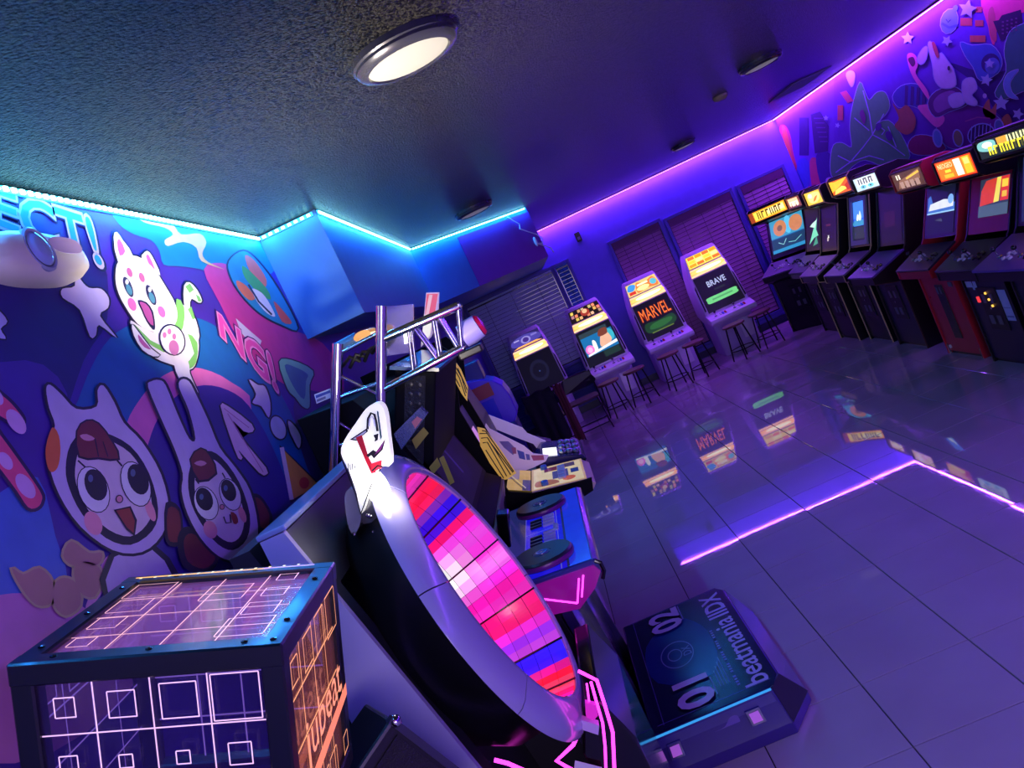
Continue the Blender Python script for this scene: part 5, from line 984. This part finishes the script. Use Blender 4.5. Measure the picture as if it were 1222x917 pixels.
# flying white cat with green stripes
hd = sm(sc1([(520, 490), (535, 430), (600, 405), (650, 425), (700, 470), (755, 555), (795, 630), (800, 700), (760, 752), (690, 752), (620, 715), (560, 630), (528, 560)]), 3)
e1, e2 = sm(sc1([(512, 320), (527, 296), (555, 335), (600, 405), (532, 432)]), 2), sm(sc1([(640, 425), (655, 388), (675, 388), (700, 430), (725, 495)]), 2)
bd_ = sm(sc1([(590, 700), (640, 730), (720, 750), (800, 640), (845, 640), (885, 730), (902, 810), (890, 890), (860, 925), (790, 905), (700, 870), (630, 800), (600, 750)]), 3)
tl2 = sm(sc1([(835, 540), (860, 525), (895, 560), (918, 610), (900, 618), (870, 600), (862, 640), (890, 700), (905, 770), (890, 790), (850, 690), (835, 620)]), 2)
arm = sm(sc1([(785, 890), (850, 880), (860, 940), (885, 1000), (900, 1040), (860, 1060), (820, 985)]), 2)
G_ = (120, 190, 90)
paint('painted_flying_cat', [(INK, grow(p, 2)) for p in (tl2, bd_, arm, e1, e2, hd)]+[(WH, tl2), (G_, sc1([(840, 545), (862, 530), (880, 560), (860, 575)])), (G_, sc1([(850, 650), (868, 635), (885, 690), (868, 700)])), (G_, sc1([(888, 580), (905, 590), (916, 612), (900, 615)])),
    (WH, bd_), (G_, sm(sc1([(800, 600), (835, 640), (830, 730), (790, 790), (730, 790), (790, 720)]), 2)), (G_, sm(sc1([(610, 720), (680, 790), (760, 830), (740, 845), (650, 790), (600, 745)]), 2)), (G_, sm(sc1([(850, 760), (895, 800), (890, 890), (860, 920), (840, 900), (880, 850)]), 2)), (WH, arm), (WH, e1), (WH, e2), ((200, 90, 150), sm(sc1([(528, 345), (540, 330), (565, 385), (540, 405)]), 2)), ((200, 90, 150), sm(sc1([(660, 410), (672, 402), (700, 465), (680, 455)]), 2)), (WH, hd),
    ((40, 34, 70), el(*sc1([(578, 548)])[0], 4.6, 13, -22)), ((70, 130, 150), el(*sc1([(582, 560)])[0], 3, 7, -22)), ((240, 240, 250), el(*sc1([(572, 525)])[0], 2, 3)), ((40, 34, 70), el(*sc1([(682, 585)])[0], 4.6, 13, -22)), ((70, 130, 150), el(*sc1([(686, 597)])[0], 3, 7, -22)), ((240, 240, 250), el(*sc1([(676, 560)])[0], 2, 3)),
    ((180, 90, 140), el(*sc1([(584, 482)])[0], 3, 6, -20)), ((180, 90, 140), el(*sc1([(640, 505)])[0], 3, 6, -20)), ((210, 100, 170), el(*sc1([(595, 628)])[0], 4.5, 8, -20)), ((210, 100, 170), el(*sc1([(730, 662)])[0], 4, 7, -20)), (INK, sm(sc1([(620, 610), (660, 618), (690, 660), (700, 730), (690, 744), (660, 705), (638, 655)]), 2)), ((165, 70, 140), sm(sc1([(628, 618), (656, 624), (682, 662), (692, 725), (664, 700), (642, 650)]), 2)),
    (INK, el(*sc1([(778, 790)])[0], 15.5, 19.5, -20)), (WH, el(*sc1([(778, 790)])[0], 13.8, 17.8, -20)), ((190, 110, 165), el(*sc1([(785, 825)])[0], 6, 9, -10)), ((190, 110, 165), el(*sc1([(742, 768)])[0], 2.3, 3.6)), ((190, 110, 165), el(*sc1([(764, 752)])[0], 2.3, 3.6)), ((190, 110, 165), el(*sc1([(786, 775)])[0], 2.3, 3.6)), (INK, grow(sm(sc1([(592, 720), (615, 745), (680, 830), (720, 860), (690, 866), (640, 836), (600, 770)]), 2), 1.5)), (WH, sm(sc1([(592, 720), (615, 745), (680, 830), (720, 860), (690, 866), (640, 836), (600, 770)]), 2)), ((170, 80, 150), sm(sc1([(620, 765), (650, 800), (680, 835), (650, 825), (625, 795)]), 2))], 2, 'white cartoon cat with green stripes')
# cat hood and rabbit hood figures
h1 = sm(sc2([(152, 130), (166, 116), (205, 150), (255, 198), (325, 190), (328, 135), (348, 118), (385, 175), (418, 245), (480, 310), (545, 420), (572, 540), (548, 630), (480, 688), (380, 682), (270, 602), (195, 490), (160, 380), (165, 310), (182, 255), (162, 195)]), 3)
f1 = sm(sc2([(218, 400), (235, 320), (290, 268), (350, 278), (440, 325), (505, 420), (535, 540), (515, 615), (440, 664), (355, 640), (275, 560), (230, 470)]), 3)
g1 = sm(sc2([(250, 405), (268, 330), (315, 295), (365, 305), (440, 350), (490, 430), (515, 535), (495, 595), (440, 635), (365, 612), (295, 545), (258, 470)]), 3)
BR = (120, 40, 46)
paint('painted_cat_hood_figure', [(INK, grow(sm(sc2([(375, 700), (520, 670), (600, 770), (620, 860), (360, 860)]), 2), 3)), ((206, 192, 228), sm(sc2([(385, 705), (515, 680), (585, 770), (600, 860), (370, 860)]), 2)), (INK, grow(h1, 3.4)), (LI, h1), ((232, 112, 48), sm(sc2([(150, 330), (172, 262), (195, 290), (200, 350), (190, 400), (168, 415), (153, 385)]), 3)), (INK, f1), ((226, 206, 226), g1),
    ((240, 160, 180), el(*sc2([(312, 590)])[0], 10, 15, -25)), ((240, 160, 180), el(*sc2([(508, 545)])[0], 5, 14, -20)), (INK, grow(sm(sc2([(258, 275), (290, 240), (330, 250), (375, 310), (400, 370), (330, 366), (265, 362)]), 2), 2)), (BR, sm(sc2([(258, 275), (290, 240), (330, 250), (375, 310), (398, 368), (330, 364), (266, 360)]), 2)), ((215, 150, 170), sm(sc2([(266, 290), (290, 285), (318, 300), (300, 308), (280, 305)]), 2)), (INK, line(sc2([(318, 300), (330, 362)]), 1.4)), (INK, line(sc2([(345, 310), (362, 362)]), 1.2))]
    +[s for (x, y, rx, ry) in ((312, 475, 50, 80), (457, 456, 46, 78)) for s in ((INK, el(*sc2([(x, y)])[0], rx/2.866+1.2, ry/2.866+1.2, -20)), ((236, 232, 246), el(*sc2([(x, y)])[0], rx/2.866, ry/2.866, -20)), ((28, 20, 40), el(*sc2([(x+8, y-16)])[0], rx/2.866*.74, ry/2.866*.70, -20)), ((90, 110, 140), el(*sc2([(x-10, y-38)])[0], 3, 4.5)))]
    +[(INK, line(sc2([(258, 376), (282, 398)]), 2)), (INK, line(sc2([(392, 375), (410, 395)]), 2)), (INK, el(*sc2([(400, 508)])[0], 4.6, 5)), ((226, 150, 160), el(*sc2([(400, 508)])[0], 3.4, 3.8)), (INK, sc2([(380, 545), (438, 532), (460, 580), (452, 636), (424, 614)])), ((150, 54, 44), sc2([(388, 548), (434, 538), (452, 582), (448, 624), (426, 606)]))], 3, 'white cat eared hood with a wide eyed cartoon face')
h2 = sm(sc2([(500, 125), (512, 104), (538, 100), (560, 118), (600, 215), (640, 300), (662, 300), (640, 205), (606, 125), (614, 98), (640, 104), (665, 150), (705, 235), (745, 330), (800, 400), (850, 480), (876, 600), (862, 690), (800, 718), (740, 702), (680, 642), (635, 560), (614, 480), (618, 420), (590, 335), (548, 240)]), 3)
f2_ = sm(sc2([(636, 445), (652, 380), (700, 342), (752, 366), (812, 450), (848, 560), (838, 642), (790, 682), (738, 662), (688, 602), (648, 525)]), 3)
g2_ = sm(sc2([(658, 450), (672, 398), (706, 368), (748, 390), (798, 462), (828, 560), (818, 628), (785, 655), (742, 636), (700, 585), (668, 520)]), 3)
paint('painted_rabbit_hood_figure', [(INK, sm(sc2([(560, 520), (610, 540), (620, 640), (600, 670), (560, 650)]), 3)), (BR, sm(sc2([(568, 540), (605, 550), (612, 640), (595, 655), (568, 640)]), 3)), (INK, sm(sc2([(600, 640), (640, 600), (720, 660), (740, 720), (700, 760), (620, 740)]), 3)), (BR, sm(sc2([(622, 650), (650, 625), (715, 670), (728, 715), (690, 745), (635, 720)]), 3)), (INK, sm(sc2([(850, 500), (885, 495), (925, 560), (920, 620), (880, 610)]), 3)), (BR, sm(sc2([(862, 510), (885, 508), (915, 560), (908, 605), (882, 595)]), 3)),
    (INK, grow(h2, 3.0)), (LI, h2), (INK, f2_), ((230, 212, 230), g2_), ((238, 160, 170), el(*sc2([(712, 612)])[0], 8, 11, -20)), ((238, 160, 170), el(*sc2([(822, 560)])[0], 4, 10, -20)), (INK, grow(sm(sc2([(645, 372), (680, 335), (710, 360), (732, 420), (672, 447)]), 2), 1.8)), (BR, sm(sc2([(645, 372), (680, 335), (710, 360), (730, 418), (674, 443)]), 2)), ((215, 150, 170), sm(sc2([(656, 385), (680, 375), (700, 385), (680, 395)]), 2))]
    +[s for (x, y, rx, ry) in ((697, 522, 38, 58), (780, 492, 33, 55)) for s in ((INK, el(*sc2([(x, y)])[0], rx/2.866+1, ry/2.866+1, -20)), ((238, 234, 246), el(*sc2([(x, y)])[0], rx/2.866, ry/2.866, -20)), ((28, 20, 40), el(*sc2([(x-6, y-14)])[0], rx/2.866*.74, ry/2.866*.70, -20)), ((90, 120, 150), el(*sc2([(x-16, y-22)])[0], 2.5, 3.6)))]
    +[(INK, line(sc2([(660, 440), (672, 456)]), 1.6)), (INK, line(sc2([(752, 418), (762, 436)]), 1.6)), (INK, el(*sc2([(751, 535)])[0], 3.2, 3.4)), ((226, 150, 160), el(*sc2([(751, 535)])[0], 2.3, 2.5)), (INK, line(sc2([(756, 568), (764, 590), (782, 588), (778, 560)]), 1.6)), ((150, 50, 44), sm(sc2([(780, 552), (800, 562), (806, 588), (790, 592)]), 2))], 4, 'white rabbit eared hood with a smiling cartoon face')
TAN, GLD = (176, 128, 122), (186, 166, 128)
for p in ([(35, 742), (75, 764), (130, 742), (175, 790), (172, 860), (120, 868), (70, 812)], [(182, 800), (215, 775), (262, 800), (270, 870), (220, 905), (182, 870)], [(250, 740), (300, 720), (345, 760), (320, 840), (265, 820)], [(212, 700), (240, 650), (300, 690), (345, 690), (330, 730), (250, 735)]):
    q = sm(sc2(p), 3); paint('painted_tail_swirl', [(GLD, grow(q, 3)), (TAN, q)], 2)
paint('painted_ribbon', [((214, 150, 200), sm(sc2([(350, 720), (375, 700), (385, 760), (330, 850), (290, 880), (310, 820)]), 3)), ((160, 160, 190), sm(sc2([(378, 700), (395, 710), (390, 790), (370, 800)]), 2))], 1)
# ---------------------------------------------------------------- painted mural on the right wall
MRW = wall_pt(0, XR, -1)
def scr(pts): return [(920+x/3.987, y/3.987) for x, y in pts]
def rpaint(name, shapes, lay=0, label=None):
    sh = [(c, scr(p)) for c, p in shapes]
    return picture(name, sh, lambda u, v, h: MRW(u, v, h+.0015*lay), PAINT, wr, lift=.0004, label=label)
LN = (170, 190, 240)
def lined(col, pts, w=2.5, n=3): q = sm(pts, n); return [(LN, grow(q, w*1.4)), (col, q)]
rpaint('painted_backdrop', [((96, 50, 190), rc(300, -60, 1500, 900)), ((46, 20, 120), sm([(850, 300), (1000, 420), (1100, 560), (1300, 620), (1300, 300), (1050, 350)])), ((236, 80, 140), sm([(1030, -60), (1500, -60), (1500, 40), (1204, 60), (1090, 110), (1062, 215), (1035, 130)])), ((200, 90, 110), sm([(1035, 60), (1060, 40), (1075, 190), (1045, 170)]))])
rpaint('painted_building', [((40, 18, 70), [(1058, 100), (1085, 95), (1100, 72), (1190, 45), (1204, 150), (1095, 195)])]+[((110, 70, 120), rc(1100+22*i, 100-6*i+18*j, 1110+22*i, 108-6*i+18*j)) for i in range(4) for j in range(4)], 1)
rpaint('painted_green_creature', lined((50, 130, 120), [(1300, 80), (1204, 112), (1140, 150), (1112, 240), (1122, 340), (1068, 440), (1110, 472), (1204, 432), (1300, 420)])+lined((110, 170, 220), [(1180, 330), (1130, 350), (1110, 400), (1130, 455), (1180, 470), (1150, 440), (1140, 395), (1160, 360)]), 2)
rpaint('painted_rainbow', [((196, 70, 90), sm([(40, 612), (66, 596), (92, 640), (110, 740), (150, 860), (210, 905), (150, 905), (90, 820), (60, 720)])), ((220, 120, 60), sm([(52, 612), (66, 604), (84, 660), (104, 760), (140, 870), (110, 850), (76, 740)])), ((60, 90, 190), sm([(125, 780), (150, 752), (178, 770), (182, 880), (150, 905), (125, 880)])), ((190, 80, 110), sm([(185, 770), (215, 752), (240, 800), (232, 880), (200, 905)])), ((50, 40, 140), sm([(215, 745), (260, 720), (300, 760), (290, 850), (240, 880)]))])
rpaint('painted_towers', [((50, 24, 110), rc(135, 560, 180, 740)), ((44, 20, 100), sm([(190, 545), (235, 530), (275, 600), (270, 720), (210, 730)], 1))]+[((90, 50, 140), rc(205+6*k, 560+22*k, 250+5*k, 566+22*k)) for k in range(6)], 1)
rpaint('painted_bricks', [((196, 96, 84), rc(902, 85, 958, 122)), ((196, 96, 84), rc(972, 95, 1012, 124)), ((206, 110, 84), rc(948, 168, 1022, 200)), ((190, 96, 90), rc(975, 30, 1005, 58)), ((200, 90, 100), [(330, 440), (360, 430), (395, 480), (365, 490)]), ((200, 96, 80), rc(318, 500, 345, 572))], 1)
leaf = [(380, 565), (395, 480), (425, 390), (450, 440), (470, 475), (505, 440), (545, 440), (566, 500), (545, 545), (500, 590), (560, 572), (620, 640), (662, 740), (620, 775), (540, 790), (450, 760), (390, 790), (330, 850), (290, 835), (285, 760), (300, 690), (340, 680), (385, 700), (378, 620)]
rpaint('painted_leaves', lined((80, 190, 110), leaf)+[(LN, line(p, 5)) for p in ([(440, 430), (470, 540), (485, 640)], [(485, 640), (440, 700), (380, 770)], [(485, 640), (560, 680), (640, 740)], [(380, 770), (320, 740)], [(380, 770), (310, 820)], [(380, 770), (470, 740), (540, 760)], [(485, 640), (540, 540)], [(400, 560), (470, 620)], [(560, 600), (600, 700)], [(520, 600), (545, 620), (530, 640)])]+[((60, 24, 130), el(515, 602, 14, 20, 20)), ((60, 24, 130), el(565, 645, 16, 24, -20)), ((120, 60, 120), sm([(425, 540), (440, 520), (455, 560), (445, 590)]))], 2, 'large green monstera leaves')
rpaint('painted_snake', lined((50, 70, 170), [(580, 460), (620, 410), (690, 400), (740, 440), (760, 490), (730, 520), (660, 500), (610, 510)])+[((50, 24, 110), [(640+28*k, 405+4*k), (655+28*k, 410+4*k), (650+28*k, 500), (636+28*k, 498)]) for k in range(4)]+[((180, 110, 60), sm([(580, 490), (610, 520), (650, 500), (690, 560), (680, 620), (640, 640), (590, 600), (610, 560)]))], 1)
car = [(795, 560), (850, 515), (930, 495), (1010, 510), (1080, 555), (1125, 605), (1130, 650), (1030, 695), (930, 705), (850, 700), (800, 640)]
rpaint('painted_car', lined((140, 30, 80), [(655, 690), (690, 645), (770, 650), (835, 705), (760, 735), (680, 730)])+lined((118, 32, 140), car)+lined((90, 40, 110), [(750, 490), (790, 432), (870, 412), (915, 440), (935, 495), (850, 530), (785, 555)])+[((150, 100, 170), sm([(775, 490), (805, 448), (865, 430), (900, 455), (915, 492), (845, 515), (795, 535)])), (LN, el(1005, 640, 68, 56, -15)), ((40, 20, 80), el(1005, 640, 62, 50, -15))]+[(LN, line([(960+18*k, 600-3*k), (955+18*k, 680-4*k)], 4)) for k in range(6)]+[(LN, el(895, 655, 26, 44, -10)), ((150, 150, 90), el(895, 655, 20, 37, -10)), (LN, el(1092, 600, 24, 38, -10)), ((90, 140, 190), el(1092, 600, 18, 31, -10)), (LN, el(798, 655, 24, 46, -10)), ((100, 170, 215), el(798, 655, 17, 36, -10)), ((180, 90, 150), line([(930, 575), (990, 555), (1050, 560)], 6))], 3, 'violet open car with round headlamps')
rpaint('painted_flamingo', [((246, 120, 190), sm([(650, 262), (672, 250), (695, 268), (702, 310), (692, 350), (745, 425), (770, 490), (830, 560), (795, 605), (745, 565), (700, 505), (755, 490), (728, 440), (682, 372), (660, 320)])), ((90, 20, 70), sm([(655, 280), (680, 270), (690, 300), (675, 315)])), ((246, 130, 180), el(825, 480, 28, 45, 20))], 4)
rpaint('painted_white_llama', lined((206, 204, 236), [(752, 212), (768, 200), (795, 262), (815, 250), (845, 290), (872, 330), (884, 400), (850, 418), (810, 412), (782, 372), (772, 300)])+lined((206, 204, 236), [(700, 280), (725, 232), (748, 222), (742, 280), (718, 305)])+lined((200, 200, 236), [(850, 460), (905, 440), (925, 490), (870, 510)])+lined((200, 200, 236), [(915, 400), (935, 372), (970, 372), (985, 420), (960, 450), (985, 480), (975, 500), (925, 478)])+[((190, 90, 90), sm([(770, 205), (785, 200), (805, 262), (792, 268)])), (INK, el(852, 322, 7, 11))], 5)
rpaint('painted_trumpet', lined((60, 110, 200), [(905, 200), (960, 215), (1050, 212), (1100, 280), (1082, 345), (1000, 382), (965, 318), (925, 260)])+[((36, 30, 110), el(1048, 300, 44, 48, 20)), ((90, 130, 210), el(1056, 312, 34, 40, 20))], 3)
rpaint('painted_planet', lined((96, 150, 170), el(850, 100, 40, 60, 15, 12), 2.5, 1)+[((70, 110, 160), line([(815, 110), (850, 130), (890, 120)], 12)), (INK, line([(835, 90), (845, 105), (858, 92)], 4)), ((96, 150, 170), el(880, 38, 12, 16, 20))], 2)
for (x, y, r, a) in ((940, 40, 46, 10), (655, 180, 32, 0), (842, 192, 28, 30), (1030, 378, 32, 15), (1100, 488, 40, 0), (1180, 540, 30, 20), (1045, 300, 26, 0), (265, 560, 14, 0), (320, 595, 14, 20)):
    rpaint('painted_star', [((170, 200, 235), sm(star(x, y, r, a, .5), 2))], 6)
rpaint('painted_heart', lined((196, 190, 235), [(362, 350), (380, 338), (398, 350), (396, 390), (385, 412), (368, 380)]), 2)
rpaint('painted_moon_dots', [((190, 190, 230), el(282, 858, 20, 16)), ((190, 190, 230), el(125, 900, 14, 12)), ((200, 200, 240), el(1020, 455, 10, 12)), ((190, 120, 80), sm([(1010, 520), (1040, 470), (1050, 520), (1075, 490), (1070, 560), (1030, 560)])), ((180, 120, 70), sm([(1100, 570), (1130, 540), (1150, 580), (1120, 610)]))], 3)
